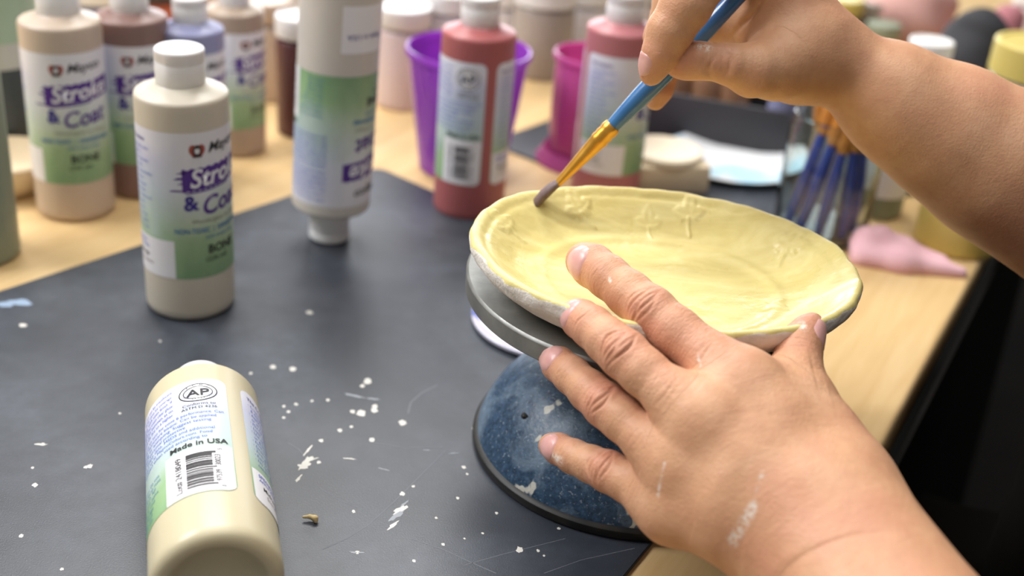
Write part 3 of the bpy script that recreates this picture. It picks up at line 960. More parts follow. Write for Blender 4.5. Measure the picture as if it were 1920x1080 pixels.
# paint spatters and smears printed onto the mat's own surface (second and third slot)
sv, sf, si = [], [], []
def blob(px, py, rx, ry, ang=0.0, slot=1, jag=.25, seed=0):
    c = plane(px, py)[:2]; r = random.Random(px * 13 + py * 7 + seed)
    o = len(sv); n = 14
    ph = [r.uniform(1 - jag, 1 + jag) for _ in range(n)]
    sv.append((c[0], c[1], .00016))
    for k in range(n):
        a = 2 * math.pi * k / n
        x, y = rx * ph[k] * math.cos(a), ry * ph[k] * math.sin(a)
        sv.append((c[0] + x * math.cos(ang) - y * math.sin(ang), c[1] + x * math.sin(ang) + y * math.cos(ang), .00006))
    for k in range(n):
        sf.append((o, o + 1 + k, o + 1 + (k + 1) % n)); si.append(slot)
mm = .001
for px, py, r in ((161 * .5, 833, .9), (66, 910, 1.3), (161, 876, 1.0), (169, 874, 1.3), (122 * .5, 877, .7), (116, 1067, .8), (40, 1005, 1.0), (225, 775, .7), (43, 610, 1.9), (580, 586, 1.8), (549, 692, 2.0),
                  (679, 724, 1.4), (702, 769, 1.8), (703, 762, 1.6), (677, 775, 2.4), (661, 772, 1.4), (755, 793, 2.0), (697, 825, 1.6), (659, 800, .9), (637, 807, 1.3), (602, 826, 1.2), (598, 867, 1.0), (555, 758, 1.0),
                  (532, 762, .9), (541, 772, 1.0), (870, 876, 1.1), (876, 889, .7), (858, 934, .8), (831, 1021, .8), (775, 912, .8), (776, 1052, .8), (755, 926, 1.3), (975, 1030, 1.5), (972, 1033, 1.0), (1009, 1033, .8), (818, 971, .7), (663, 959, .9), (670, 1036, 1.0), (532, 783, .8),
                  (931, 962, .8), (942, 878, .7), (871, 1010, .5), (905, 1000, .6), (690, 715, 2.2), (1048, 991, .8), (1020, 1042, .6), (300, 640, .8), (512, 688, 1.6), (470, 700, 1.0), (898, 788, 1.3), (888, 804, 1.0), (615, 750, 1.0), (585, 752, .8)):
    blob(px, py, r * mm, r * mm * 1.25, .4)
for px, py, rx, ry, ang, sl in ((574, 866, 6.5, 2.0, 1.25, 1), (570, 873, 3.2, 2.4, .6, 1), (577, 845, 4.2, .6, 1.3, 1), (560, 897, 3.0, .8, 1.3, 1), (586, 862, 3.2, .5, .7, 1), (656, 860, 3.2, .6, -.05, 1), (752, 955, 4.6, 1.6, .95, 1), (742, 968, 5.4, 1.5, 1.0, 2), (758, 945, 3.4, .6, 1.0, 2), (737, 985, 3.6, .9, 1.0, 1),
                               (663, 742, 6.0, .9, -.25, 2), (700, 748, 3.6, .8, -.1, 2), (75, 833, 3.8, .8, .05, 1), (668, 1036, 3.5, .6, 0, 2), (30, 567, 9.0, 3.6, .15, 3), (10, 572, 6.0, 2.6, .15, 3), (850, 850, 3, .4, .3, 2), (800, 844, 2.6, .4, .1, 2), (720, 880, 3.0, .4, -.3, 2)):
    blob(px, py, rx * mm, ry * mm, ang, sl, .4)
def scratch(pts, w=.00028, slot=4):
    q = [plane(*p)[:2] for p in pts]
    o = len(sv)
    for i, p in enumerate(q):
        d = q[min(i + 1, len(q) - 1)] - q[max(i - 1, 0)]; d /= np.linalg.norm(d); nrm = np.array([-d[1], d[0]])
        for s_ in (-1, 1): sv.append((p[0] + nrm[0] * w * s_, p[1] + nrm[1] * w * s_, .00005))
    for i in range(len(q) - 1): sf.append((o + 2 * i, o + 2 * i + 2, o + 2 * i + 3, o + 2 * i + 1)); si.append(slot)
scratch([(605, 1030), (650, 1010), (690, 985), (740, 940), (790, 890), (835, 845)])
scratch([(772, 1010), (830, 1030), (900, 1062), (930, 1075)])
scratch([(765, 775), (770, 755), (790, 737), (820, 722)], .0005)
scratch([(600, 915), (640, 940), (680, 955)]); scratch([(1020, 1075), (1090, 1050), (1190, 1028)], .0002); scratch([(540, 830), (560, 842), (575, 860)])
scratch([(700, 830), (760, 840), (830, 838)], .0003); scratch([(870, 1060), (940, 1040), (1060, 1010)], .0002)
M['spat'] = mat('dried_paint_white', srgb(206, 203, 195), .6); M['smear'] = mat('dried_paint_grey', srgb(146, 150, 156), .7)
M['smearb'] = mat('dried_paint_blue', srgb(140, 160, 184), .6); M['scr'] = mat('scratch_grey', srgb(98, 101, 108), .6)
base_i = [0] * len(m1f); o = len(m1v)
tag(mesh_obj('work_mat', list(m1v) + sv, list(m1f) + [tuple(i + o for i in q) for q in sf], [M['mat'], M['spat'], M['smear'], M['smearb'], M['scr']], matidx=base_i + si, sharp=30),
    'large black rubber mat with dried paint spatters, under the wheel', 'mat', 'black work mats')
c2, c3, c5, c6 = plane(1000, 298)[:2], plane(1055, 318)[:2], plane(1000, 235)[:2], plane(1050, 215)[:2]
dA = (c3 - c2) / np.linalg.norm(c3 - c2); dA = np.array([.783, -.622]); dB = np.array([.60, .80])
s_ = np.linalg.solve(np.stack([dA, -dB], 1), c5 - c2); k0 = c2 + dA * s_[0]
m2v, m2f = mat_poly([k0, k0 + dA * .30, k0 + dA * .30 + dB * .26, k0 + dB * .26], .008, .0022)
tag(mesh_obj('work_mat', m2v, m2f, M['mat'], sharp=30), 'dark grey mat behind the dish, under the pink tumbler', 'mat', 'black work mats')

# ------------------------------------------------------------------ banding wheel
WC = np.array([.0675, .5435])
wheel = empty('banding_wheel', (WC[0], WC[1], 0))
tag(wheel, 'banding wheel with grey metal turntable on a dark blue paint-spotted domed base', 'banding wheel')
m = M['blue_base'] = mat('blue_hammered_enamel', rough=.42, spec=.5); t = NT(m); v = t.coord()
a = t.noise(v, 340, 4, .65); b = t.noise(v, 34, 6, .6, .5); sp = t.noise(v, 46, 3, .55, .2)
c = t.ramp(a, [(.3, srgb(30, 48, 66)), (.6, srgb(50, 76, 102)), (.8, srgb(76, 104, 130))])
c = t.mix(t.ramp(b, [(.50, g(0)), (.66, g(.6))]), c, srgb(128, 146, 162))
c = t.mix(t.math('MULTIPLY', t.ramp(t.noise(v, 520, 3, .7), [(.60, g(0)), (.68, g(1))]), .45), c, srgb(168, 178, 186))
c = t.mix(t.ramp(sp, [(.635, g(0)), (.655, g(1))]), c, srgb(198, 196, 184))
t.base(c); t.normal(t.bump(t.noise(v, 650, 2), .45, .0005)); t.rough(t.ramp(a, [(.3, g(.36)), (.7, g(.55))]))
prof = [(.0795, .0062), (.0792, .0082), (.0780, .0120), (.0755, .0180), (.0715, .0250), (.0660, .0320), (.0590, .0385), (.0500, .0445), (.0400, .0495), (.0310, .0530), (.0240, .0560), (.0200, .0600), (.0180, .0660), (.0170, .0720), (.0120, .0725), (0, .0725)]
v, fc = lathe(prof, 128); mesh_obj('domed_base', v, fc, m, wheel, sharp=50)
# set screw slot on the dome
p = plane(990, 738, .046); q = p[:2] - WC
v, fc = lathe([(0, .0005), (.0018, .0005), (.0022, .0002), (.0023, -.0012)], 20)
M['black'] = mat('black_rubber_ring', srgb(24, 23, 22), .5); t = NT(M['black']); t.base(t.ramp(t.noise(t.coord(), 70, 4), [(.4, srgb(20, 19, 18)), (.72, srgb(44, 40, 34)), (.8, srgb(120, 112, 90))]))
mesh_obj('set_screw', v, fc, M['black'], wheel, loc=(q[0], q[1], float(np.interp(np.hypot(*q), [.024, .031, .040, .050, .059, .066, .0715], [.056, .053, .0495, .0445, .0385, .032, .025])) - .0003))
mesh_obj('foot_ring', *lathe([(0, .0), (.079, .0), (.0815, .0008), (.0820, .0024), (.0818, .0050), (.0806, .0062), (.0780, .0066), (0, .0066)], 128), M['black'], wheel)
M['alu'] = mat('cast_aluminium', srgb(150, 150, 147), .42, metal=.55); t = NT(M['alu']); v = t.coord()
c = t.ramp(t.noise(v, 26, 5, .6), [(.3, srgb(112, 112, 108)), (.6, srgb(140, 140, 136)), (.8, srgb(166, 166, 162))])
c = t.mix(t.ramp(t.noise(v, 60, 4, .6), [(.62, g(0)), (.74, g(.6))]), c, srgb(196, 194, 188))
t.base(c); t.rough(t.ramp(t.noise(v, 80, 3), [(.3, g(.36)), (.7, g(.56))])); t.normal(t.bump(t.noise(v, 300, 3), .12, .0005))
mesh_obj('shaft', *lathe([(0, .070), (.0125, .070), (.0125, .080), (.016, .0805), (.016, .0850), (0, .0850)], 48), M['alu'], wheel)
DR, DT = .0893, .0985
prof = [(0, .0845), (.028, .0850), (.060, .0872), (.0845, .0880), (DR - .0006, .0885), (DR, .0892), (DR, .0972), (DR - .0004, .0979), (DR - .0012, .0985), (DR - .0025, .0985), (.0612, DT), (.0608, .0980), (.0600, .0980), (.0596, DT), (.0462, DT), (.0458, .0980), (.0450, .0980), (.0446, DT), (0, DT)]
mesh_obj('turntable', *lathe(prof, 160), M['alu'], wheel, sharp=25, loc=(-.0015, .0005, 0))

# ------------------------------------------------------------------ the dish
RIMZ = .1228
rim_px = [(880, 430), (886, 408), (905, 388), (950, 370), (1000, 358), (1050, 350), (1100, 347), (1175, 350), (1250, 358), (1325, 370), (1400, 385), (1450, 400), (1500, 420), (1545, 445), (1582, 472), (1610, 502), (1620, 528), (1614, 556), (1595, 578), (1550, 600), (1500, 616), (1450, 625), (1380, 627), (1280, 622), (1180, 605), (1100, 586), (1050, 574), (1000, 556), (960, 532), (925, 502), (898, 470)]
rim = np.array([plane(x, y, RIMZ)[:2] for x, y in rim_px])
BC = np.array([(rim[:, 0].max() + rim[:, 0].min()) / 2, (rim[:, 1].max() + rim[:, 1].min()) / 2])
th = np.arctan2(rim[:, 1] - BC[1], rim[:, 0] - BC[0]); rr = np.hypot(*(rim - BC).T)
cols = [np.ones_like(th)] + [fn(k * th) for k in range(1, 6) for fn in (np.cos, np.sin)]
cf = np.linalg.lstsq(np.stack(cols, 1), rr, rcond=None)[0]
def rim_r(t): return sum(c * w for c, w in zip(cf, [np.ones_like(t)] + [fn(k * t) for k in range(1, 6) for fn in (np.cos, np.sin)]))
prof = [(0, .1046), (.2, .1046), (.4, .1047), (.52, .1049), (.57, .1054), (.605, .1068), (.625, .1073), (.645, .1068), (.665, .1070), (.70, .1080), (.76, .1104), (.82, .1142), (.87, .1175), (.91, .1200), (.937, .1216), (.955, .1229), (.972, .1236), (.99, .1234), (.999, .1222), (1.003, .1200), (.998, .1172), (.984, .1146), (.958, .1120), (.925, .1095), (.88, .1068), (.83, .1040), (.78, .1012), (.745, .0994), (.72, .0986), (.5, .0988), (0, .0988)]
ps = np.array(prof); arcl = np.r_[0, np.cumsum(np.hypot(np.diff(ps[:, 0]) * .085, np.diff(ps[:, 1])))]
NR, NT_ = 190, 480
tt = np.linspace(0, arcl[-1], NR)
# centripetal smoothing of the profile
S = np.interp(tt, arcl, ps[:, 0]); Z = np.interp(tt, arcl, ps[:, 1])
for _ in range(3):
    S[1:-1] = (S[:-2] + 2 * S[1:-1] + S[2:]) / 4; Z[1:-1] = (Z[:-2] + 2 * Z[1:-1] + Z[2:]) / 4
ang = np.linspace(0, 2 * np.pi, NT_, endpoint=False)
def n1(t, seed, oct=(3, 5, 9, 14, 23)):
    r = np.random.default_rng(seed); o = 0
    for k in oct: o = o + r.normal() * np.cos(k * t + r.uniform(0, 6.28)) / k ** .7
    return o
wob = n1(ang, 5); wob2 = n1(ang, 8, (11, 17, 29, 41, 57)); wob3 = n1(ang, 12, (7, 13, 21, 33, 47, 71))
SS, AA = np.meshgrid(S, ang, indexing='ij'); ZZ = np.repeat(Z[:, None], NT_, 1)
R0 = rim_r(ang)[None]
row = np.arange(NR)[:, None]
rim_row = int(np.argmax(Z))
edge = np.exp(-((row - rim_row) / 14.0) ** 2)
X = BC[0] + SS * R0 * np.cos(AA); Y = BC[1] + SS * R0 * np.sin(AA)
ZZ = ZZ + edge * (.0005 * wob[None] + .00042 * wob2[None]) - .0007 * np.exp(-((row - rim_row + 6) / 1.7) ** 2) * (.6 + .4 * np.sin(ang * 5))[None]
outm = (row > rim_row + 3) & (SS > .8)
rad = np.where(outm, .0010 * np.sin(ZZ * 900 + wob[None] * 1.5) * wob2[None] * .5 + .0009 * wob3[None] * np.sin((ZZ - .0985) * 130), 0) + edge * .0009 * wob2[None]
X += rad * np.cos(AA); Y += rad * np.sin(AA)
V = np.stack([X, Y, ZZ], -1).reshape(-1, 3)
inside = ((row < rim_row - 2) & (SS > .05)).reshape(-1) if (row < rim_row - 2).shape == SS.shape else np.broadcast_to(row < rim_row - 2, SS.shape).reshape(-1)
# pressed maple leaves and brush ridges in the wet glaze
def leaf(V, px, py, size, ang, amp, z):
    w_ = plane(px, py, .1)- CAM; w_ /= np.linalg.norm(w_); q_ = V - CAM; q_ = q_ / np.linalg.norm(q_, axis=1)[:, None]
    c = V[np.where(inside, q_ @ w_, -1).argmax(), :2]; d = V[:, :2] - c; out = np.zeros(len(V))
    near = np.hypot(*d.T) < size * 2.2
    body_ = np.zeros(len(V))
    rho = np.hypot(*d.T); an = np.arctan2(d[:, 1], d[:, 0]) - ang; an = (an + np.pi) % (2 * np.pi) - np.pi
    lob = np.abs(np.cos(an * 2.5)); Ls = np.where(np.abs(an) > 2.2, .34, 1 - .22 * np.abs(an) / 1.26)
    rt_ = size * Ls * (.60 + .40 * lob ** 1.3) * (1 + .05 * np.cos(an * 15))
    body_ = np.clip((rt_ - rho) / (size * .13), 0, 1); body_ = body_ * body_ * (3 - 2 * body_)
    for k in range(-2, 3):
        e = np.array([math.cos(ang + k * 1.2566), math.sin(ang + k * 1.2566)])
        s_ = d @ e; q = d @ np.array([-e[1], e[0]])
        out += np.where((s_ > 0) & (s_ < size * .8), -.30 * gauss(q, size * .05), 0)
    e = np.array([math.cos(ang + math.pi), math.sin(ang + math.pi)]); s_ = d @ e; q = d @ np.array([-e[1], e[0]]) - .18 * s_ ** 2 / size
    stem = np.where((s_ > 0) & (s_ < size * .9), gauss(q, size * .055) * .8, 0)
    return np.where(near, amp * (.75 * body_ + out * body_ + stem * 1.1), 0)
Nn = np.zeros(len(V))
for px, py, s_, a_, am, z in ((1090, 398, .0115, 2.3, 0.00120, .116), (1292, 408, .0115, 1.5, 0.00097, .114), (1478, 462, .0135, .9, 0.00113, .112), (952, 424, .0115, 2.7, 0.00120, .114), (1440, 570, .012, -.8, 0.00075, .112), (1215, 425, .010, 1.6, 0.00060, .110)):
    Nn += leaf(V, px, py, s_, a_, am, z)
Nn = np.where(inside, Nn, 0)
V[:, 2] += Nn
ii = (np.arange(NR - 1)[:, None] * NT_ + np.arange(NT_)[None]).reshape(-1)
jj = (np.arange(NR - 1)[:, None] * NT_ + (np.arange(NT_)[None] + 1) % NT_).reshape(-1)
fc = np.stack([ii, jj, jj + NT_, ii + NT_], 1)
m = M['dish'] = mat('yellow_glaze_on_clay', rough=.35, spec=.5, sss=.04, sss_scale=.002); t = NT(m); v = t.coord()
gl = t.attr('glaze')
brushv = t.noise(t.coord('Object', (18, 60, 30), (0, 0, .35)), 1.6, 5, .6, .8)
streak = t.noise(t.coord('Object', (60, 260, 60), (0, 0, .2)), 1.0, 4, .6, .5)
yc = t.ramp(brushv, [(.25, srgb(210, 193, 123)), (.5, srgb(221, 206, 136)), (.75, srgb(234, 222, 158))])
cc = t.ramp(t.noise(v, 90, 4, .6), [(.3, srgb(220, 212, 201)), (.7, srgb(238, 232, 224))])
k = t.ramp(t.math('ADD', gl, t.math('MULTIPLY', t.math('SUBTRACT', t.noise(v, 130, 4, .65), .5), .55)), [(.46, g(0)), (.54, g(1))])
t.base(t.mix(k, cc, yc))
wet = t.ramp(t.noise(v, 34, 3, .6, .6), [(.35, g(.50)), (.52, g(.36)), (.62, g(.16))])
t.rough(t.mix(k, g(.8), wet))
b1 = t.bump(streak, .22, .0009); b2 = t.bump(t.noise(v, 150, 4, .6), .28, .0008, b1); b3 = t.bump(t.noise(v, 45, 3, .5, 1.0), .35, .0018, b2); rough_clay = t.math('MULTIPLY', t.math('SUBTRACT', 1.0, k), t.math('SUBTRACT', t.noise(v, 210, 5, .7, .4), .5)); t.normal(t.bump(rough_clay, .6, .0016, b3))
bowl = mesh_obj('dish', V - np.array([BC[0], BC[1], .0986]), fc, m, loc=(BC[0], BC[1], .0986), sharp=None)
gz = np.where(row <= rim_row + 1 + 2.0 * wob2[None], 1.0, 0.0)
gz = np.where((row > rim_row + 1 + 2.0 * wob2[None]), np.clip(1 - (row - rim_row - 1 - 2.0 * wob2[None]) / 4, 0, 1), gz)
add_attr(bowl.data, 'glaze', np.broadcast_to(gz, SS.shape).reshape(-1))
tag(bowl, 'handmade oval clay dish with pressed leaves, wet pale yellow glaze inside, on the turntable', 'dish')

# white saucer poking out behind the wheel
M['glossy_white'] = mat('glazed_white', srgb(226, 224, 238), .2, coat=.5); t = NT(M['glossy_white'])
t.base(t.mix(t.ramp(t.noise(t.coord(), 55, 3), [(.56, g(0)), (.62, g(1))]), srgb(226, 223, 238), srgb(92, 112, 196)))
sc = np.array([.0265, .6685])
pl = mesh_obj('saucer', *lathe([(0, .0020), (.034, .0020), (.042, .0026), (.0475, .0044), (.0490, .0050), (.0500, .0044), (.0498, .0026), (.0470, .0006), (.044, .0), (0, .0)], 96), M['glossy_white'], loc=(sc[0], sc[1], 0))
tag(pl, 'white glazed saucer with blue spots, mostly hidden behind the banding wheel', 'saucer')

# ------------------------------------------------------------------ the brush in the hand
b0, b1, b4 = at(1003, 380, .6265), at(1046, 343, .621), at(1384, -8, .588)
b2 = lerp(b1, b4, .318)
axis = (b4 - b1) / np.linalg.norm(b4 - b1)
brush = empty('paintbrush', b0)
tag(brush, 'thin paintbrush with blue handle and gold ferrule, held over the dish', 'paintbrush')
bl = lambda ps: [p - b0 for p in ps]
M['blue_handle'] = mat('blue_lacquer', srgb(52, 104, 160), .25, coat=.5); t = NT(M['blue_handle']); t.base(t.mix(t.noise(t.coord(), 120, 2), srgb(44, 92, 150), srgb(66, 122, 176)))
M['gold'] = mat('gold_ferrule', srgb(224, 160, 48), .28, metal=.75); t = NT(M['gold']); t.base(t.mix(t.noise(t.coord(), 200, 2), srgb(214, 146, 40), srgb(240, 184, 84)))
M['bristle'] = mat('wet_bristle', srgb(104, 82, 84), .5); t = NT(M['bristle'])
t.base(t.mix(t.noise(t.coord('Object', (900, 900, 40)), 1, 3), srgb(78, 60, 64), srgb(134, 110, 106))); t.normal(t.bump(t.noise(t.coord('Object', (1400, 1400, 60)), 1, 2), .5, .0008))
fe0, fe1 = b1, b2
Lh = np.linalg.norm(b4 - b2)
def alongh(s): return lerp(b2, b4, s) if s <= 1 else b4 + (b4 - b2) * (s - 1)
hp = [alongh(x) for x in (-.04, .0, .10, .22, .36, .50, .65, .8, 1.0, 1.2, 1.5, 1.8)]
hr = [.0036, .0037, .0043, .0049, .0052, .0052, .0050, .0047, .0042, .0037, .0030, .0020]
v, fc = tube(bl(hp), hr, 24); mesh_obj('handle', np.array(v), fc, M['blue_handle'], brush, sharp=50)
fp = [lerp(fe0, fe1, x) for x in (0, .08, .3, .55, .72, .76, .80, .84, .88, .92, .97, 1.0)]
frr = [.0026, .0028, .0033, .0039, .0043, .0047, .0043, .0047, .0043, .0047, .0045, .0042]
fl_ = [(1.25, .7), (1.2, .75), (1.15, .85), (1.05, .95)] + [(1, 1)] * 8
v, fc = tube(bl(fp), frr, 28, fl_); mesh_obj('ferrule', np.array(v), fc, M['gold'], brush, sharp=50)
bp = [lerp(fe0, fe1, .02), fe0, lerp(fe0, b0, .3) + [0, 0, .0005], lerp(fe0, b0, .6) + [0, 0, .0004], lerp(fe0, b0, .85) + [-.0005, 0, -.0012], b0 + [-.001, -.0012, -.0042]]
v, fc = tube(bl(bp), [.0025, .0027, .0034, .0037, .0031, .0012], 28, [(1.2, .7)] * 6); mesh_obj('bristles', np.array(v), fc, M['bristle'], brush, sharp=60)

# ------------------------------------------------------------------ paint bottles
GB = 'paint bottles standing on the table'
def stand(px, py, color, view_u, label, **kw):
    return bottle(footing(px, py, BR, kw.pop('z', TZ)), color, view_u, label, group=GB, **kw)
def stand_far(px, depth, color, view_u, label, **kw):
    p = ground(px, depth)
    return bottle((p[0], p[1], TZ), color, view_u, label, group=GB, **kw)

stand(361, 605, 'bone', 46, 'off-white paint bottle with white flip cap standing on the black mat', z=0, cap_turn=-2.3)
stand(147, 419, 'beige', 58, 'beige paint bottle on bare wood, beside the mauve brown bottle')
stand_far(265, .903, 'mauve', 57, 'mauve brown paint bottle behind the off-white one', size=.95)
stand_far(370, .918, 'lavender', 48, 'lavender blue paint bottle in the row at the back', size=.88)
stand_far(447, .985, 'tan', 44, 'tan paint bottle between the lavender one and the upside-down one', size=.84)
stand(876, 418, 'red', LW - 7, 'dusty red paint bottle showing its barcode, in front of the purple tumbler')
stand(1128, 396, 'rose', 26, 'rose pink paint bottle behind the dish, next to the pink tumbler')

# the bottle standing on its cap
TALL = .178
inv = footing(617, 462, .0144)
ib = bottle((inv[0], inv[1], 0), 'milk', 98, 'beige paint bottle standing upside down on its cap', body=TALL, flip=True, group=GB)
for ch in ib.children:
    if ch.name.startswith('label'): ch.location.z = .050
# a patch of the second printed label near its foot
A = Flat(); A.strip(0, 34, lambda u: 0, lambda u: 30, 'paper', lift=.00015); A.text('Made in USA', 4, 18, 5, 'purple2');
me = bpy.data.meshes.new('sticker'); me.from_pydata([(x, y, z + .034 - LAB0) for x, y, z in A.wrap(BR, 0)], [], A.f)
for n in A.mats: me.materials.append(M[n])
me.polygons.foreach_set('material_index', A.m); me.update()
st = bpy.data.objects.new('sticker', me); COL.objects.link(st); st.parent = ib
az = math.atan2(CAM[1] - inv[1], CAM[0] - inv[0]); st.rotation_euler[2] = -az - .035 / BR
lean = Matrix.Rotation(math.radians(2.2), 4, 'Y')
ib.matrix_world = Matrix.Translation((inv[0], inv[1], .0006)) @ lean @ Matrix.Translation((-inv[0], -inv[1], 0)) @ ib.matrix_basis

# the bottle lying on the mat, foot towards the camera
yaw = -.305
ax = np.array([math.sin(yaw), math.cos(yaw), 0.0]); Rl = BR * 1.025
p0 = np.array([-.1068, .3765, Rl])
xv = CAM - (p0 + ax * .07); xv -= ax * (xv @ ax); xv /= np.linalg.norm(xv); yv = np.cross(ax, xv)
mw = Matrix(((xv[0] * 1.025, yv[0] * 1.025, ax[0] * .97, p0[0]), (xv[1] * 1.025, yv[1] * 1.025, ax[1] * .97, p0[1]), (xv[2] * 1.025, yv[2] * 1.025, ax[2] * .97, p0[2] + .0003), (0, 0, 0, 1)))
lyb = bottle(p0, 'cream', LW - 11.5, 'pale yellow paint bottle lying on its side with its foot towards the camera', rot=mw, group='paint bottles lying down')

# ------------------------------------------------------------------ things further back
def jar(name, px, depth, r, h, color, label, cat, lid=None, lid_h=.016, lid_r=1.04, group=None, z=TZ, band=None):
    p = ground(px, depth)
    root = tag(empty(name, (p[0], p[1], z)), label, cat, group)
    e = min(.004, r * .2)
    prof = [(0, .0015), (r * .7, .001), (r * .8, 0)] + arc(r - e, e, e, 270, 360, 4) + [(r, h * .5)] + arc(r - e * 1.5, h - e * 1.5, e * 1.5, 0, 80, 5) + [(r * .8, h + .001), (r * .78, h + .006), (0, h + .006)]
    mesh_obj('jar_body', *lathe(prof, 48), M[color], root)
    if lid:
        q = r * lid_r if lid_r > .9 else r * lid_r
        lp = [(q * .97, h + .001), (q, h + .002), (q, h + lid_h - .002)] + arc(q - .002, h + lid_h - .002, .002, 0, 90, 4) + [(q * .86, h + lid_h), (q * .84, h + lid_h - .0012), (0, h + lid_h - .0012)]
        mesh_obj('lid', *lathe(lp, 48), M[lid], root)
    if band:
        v, fc = lathe([(r + .0003, h * .2), (r + .0003, h * .75)], 48); mesh_obj('label', v, fc, M[band], root)
    return root

jar('paint_jar', 566, 1.03, .0205, .082, 'maroon', 'maroon paint jar with white lid behind the upside-down bottle', 'jar', 'white', .018)
jar('paint_bottle', 8, .945, .034, .150, 'teal', 'dark teal paint bottle at the left behind the cream bowl', 'paint bottle', 'white', .022, .55)
jar('paint_bottle', -42, .79, .0262, .125, 'sage', 'sage green bottle cut by the left side of the photo, beside the mat', 'paint bottle', 'white', .02, .55)
M['greenlab'] = mat('pale_green_label', srgb(140, 164, 140), .5); t = NT(M['greenlab']); t.base(t.mix(t.noise(t.coord(), 20, 2), srgb(128, 158, 128), srgb(168, 186, 168)))
M['greylab'] = mat('pale_grey_label', srgb(176, 178, 172), .5); t = NT(M['greylab']); t.base(t.mix(t.noise(t.coord(), 20, 2), srgb(166, 168, 162), srgb(188, 190, 184)))
# its printed band: green above, pale grey below
tealp = ground(8, .945)
tb_ = [o for o in SC.objects if o.get('label', '').startswith('dark teal')][0]
v, fc = lathe([(.0344, .093), (.0344, .140)], 48); mesh_obj('label', v, fc, M['greenlab'], tb_)
v, fc = lathe([(.0344, .074), (.0344, .093)], 48); mesh_obj('label_strip', v, fc, M['greylab'], tb_)

M['bisque'] = mat('cream_bisque', srgb(222, 204, 172), .75); t = NT(M['bisque']); t.base(t.mix(t.noise(t.coord(), 40, 4), srgb(212, 192, 158), srgb(230, 214, 186)))
def dish(name, px, py, r, h, mname, label, cat, squash=1.0, rotz=0):
    p = footing(px, py, r, TZ)
    w = r * .06
    o = mesh_obj(name, *lathe([(0, h * .2), (r * .55, h * .22), (r * .8, h * .45), (r - w, h * .93), (r - w * .5, h), (r, h * .95), (r * .9, h * .45), (r * .68, h * .06), (r * .6, 0), (0, .0006)], 72), M[mname], loc=p)
    o.scale = (1, squash, 1); o.rotation_euler[2] = rotz
    return tag(o, label, cat)
dish('bowl', 20, 388, .036, .026, 'bisque', 'cream unglazed bowl at the left in front of the dark teal bottle', 'bowl')
# unglazed tile box and paper plate behind the dish
p = plane(1238, 362)
root = tag(empty('bisque_box', (p[0] + .002, p[1] + .03, TZ), (0, 0, .25)), 'cream unglazed clay box behind the dish, right of the rose bottle', 'box')
v, fc = box(.062, .058, .024, .003); mesh_obj('box_body', v, fc, M['bisque'], root)
M['bisque_top'] = mat('bisque_top', srgb(232, 218, 194), .75); t = NT(M['bisque_top']); t.base(t.mix(t.noise(t.coord(), 60, 3), srgb(226, 210, 184), srgb(238, 226, 204)))
v, fc = lathe([(0, .0245), (.018, .0248), (.0245, .0278), (.0285, .0292), (.0310, .0282), (.0315, .0242), (0, .0238)], 64); mesh_obj('lid', v, fc, M['bisque_top'], root)
M['plate'] = mat('white_paper_plate', srgb(222, 226, 228), .6); t = NT(M['plate'])
t.base(t.mix(t.ramp(t.noise(t.coord(), 16, 3), [(.5, g(0)), (.6, g(1))]), srgb(222, 224, 226), srgb(176, 212, 232)))
p = ground(1372, 1.035)
pp = mesh_obj('paper_plate', *lathe([(0, .0015), (.040, .0016), (.046, .0030), (.058, .0065), (.0592, .0070), (.0590, .0058), (.047, .0018), (.041, .0), (0, .0003)], 72), M['plate'], loc=(p[0], p[1], TZ + .0022))
tag(pp, 'white paper plate with pale blue paint, behind the dish', 'plate')
# dark tray with brown glass bottles
M['tray'] = mat('dark_plastic_tray', srgb(52, 50, 54), .5); t = NT(M['tray']); t.base(t.mix(t.noise(t.coord(), 10, 3), srgb(44, 42, 46), srgb(70, 68, 72)))
p = plane(1335, 232)
root = tag(empty('tray', (p[0], p[1], TZ), (0, 0, -.28)), 'dark tray behind the paper plate, holding brown bottles', 'tray')
v, fc = box(.17, .11, .006, .002); mesh_obj('tray_floor', v, fc, M['tray'], root)
for (sx, sy, x, y) in ((.17, .004, 0, -.055), (.17, .004, 0, .055), (.004, .114, -.085, 0), (.004, .114, .085, 0)):
    v, fc = box(sx, sy, .042, .001); mesh_obj('side_panel', v, fc, M['tray'], root, loc=(x, y, 0))
M['brown'] = mat('brown_glass', srgb(150, 112, 84), .25, coat=.3); t = NT(M['brown']); t.base(t.mix(t.noise(t.coord(), 30, 2), srgb(134, 98, 74), srgb(168, 128, 98)))
ca, sa = math.cos(-.28), math.sin(-.28)
for k, (lx, ly, lid) in enumerate(((-.036, -.012, 'white'), (-.008, -.010, 'pinkjar'), (.016, -.008, 'yellow'), (-.04, .032, 'white'), (.012, .032, 'white'))):
    wpos = (p[0] + lx * ca - ly * sa, p[1] + lx * sa + ly * ca)
    r = tag(empty('glass_bottle', (wpos[0], wpos[1], TZ + .006)), ['brown glass bottle with white lid at the left front of the dark tray', 'brown glass bottle with pale pink lid in the dark tray', 'brown glass bottle with yellowish lid at the right front of the dark tray', 'brown glass bottle with white lid at the left back of the dark tray', 'brown glass bottle with white lid at the right back of the dark tray'][k], 'bottle', 'bottles in the dark tray')
    mesh_obj('bottle_body', *lathe([(0, .001), (.012, 0), (.0145, .002), (.015, .006), (.015, .040), (.0125, .048), (.008, .052), (.0078, .060), (0, .060)], 32), M['brown'], r)
    mesh_obj('lid', *lathe([(.0085, .053), (.0095, .0535), (.0095, .066), (.0085, .0675), (0, .0675)], 32), M[lid], r)
jar('squeeze_bottle', 1452, 1.08, .012, .085, 'lavender', 'slim lavender grey bottle beside the brush jar', 'bottle', 'white', .012, .6)

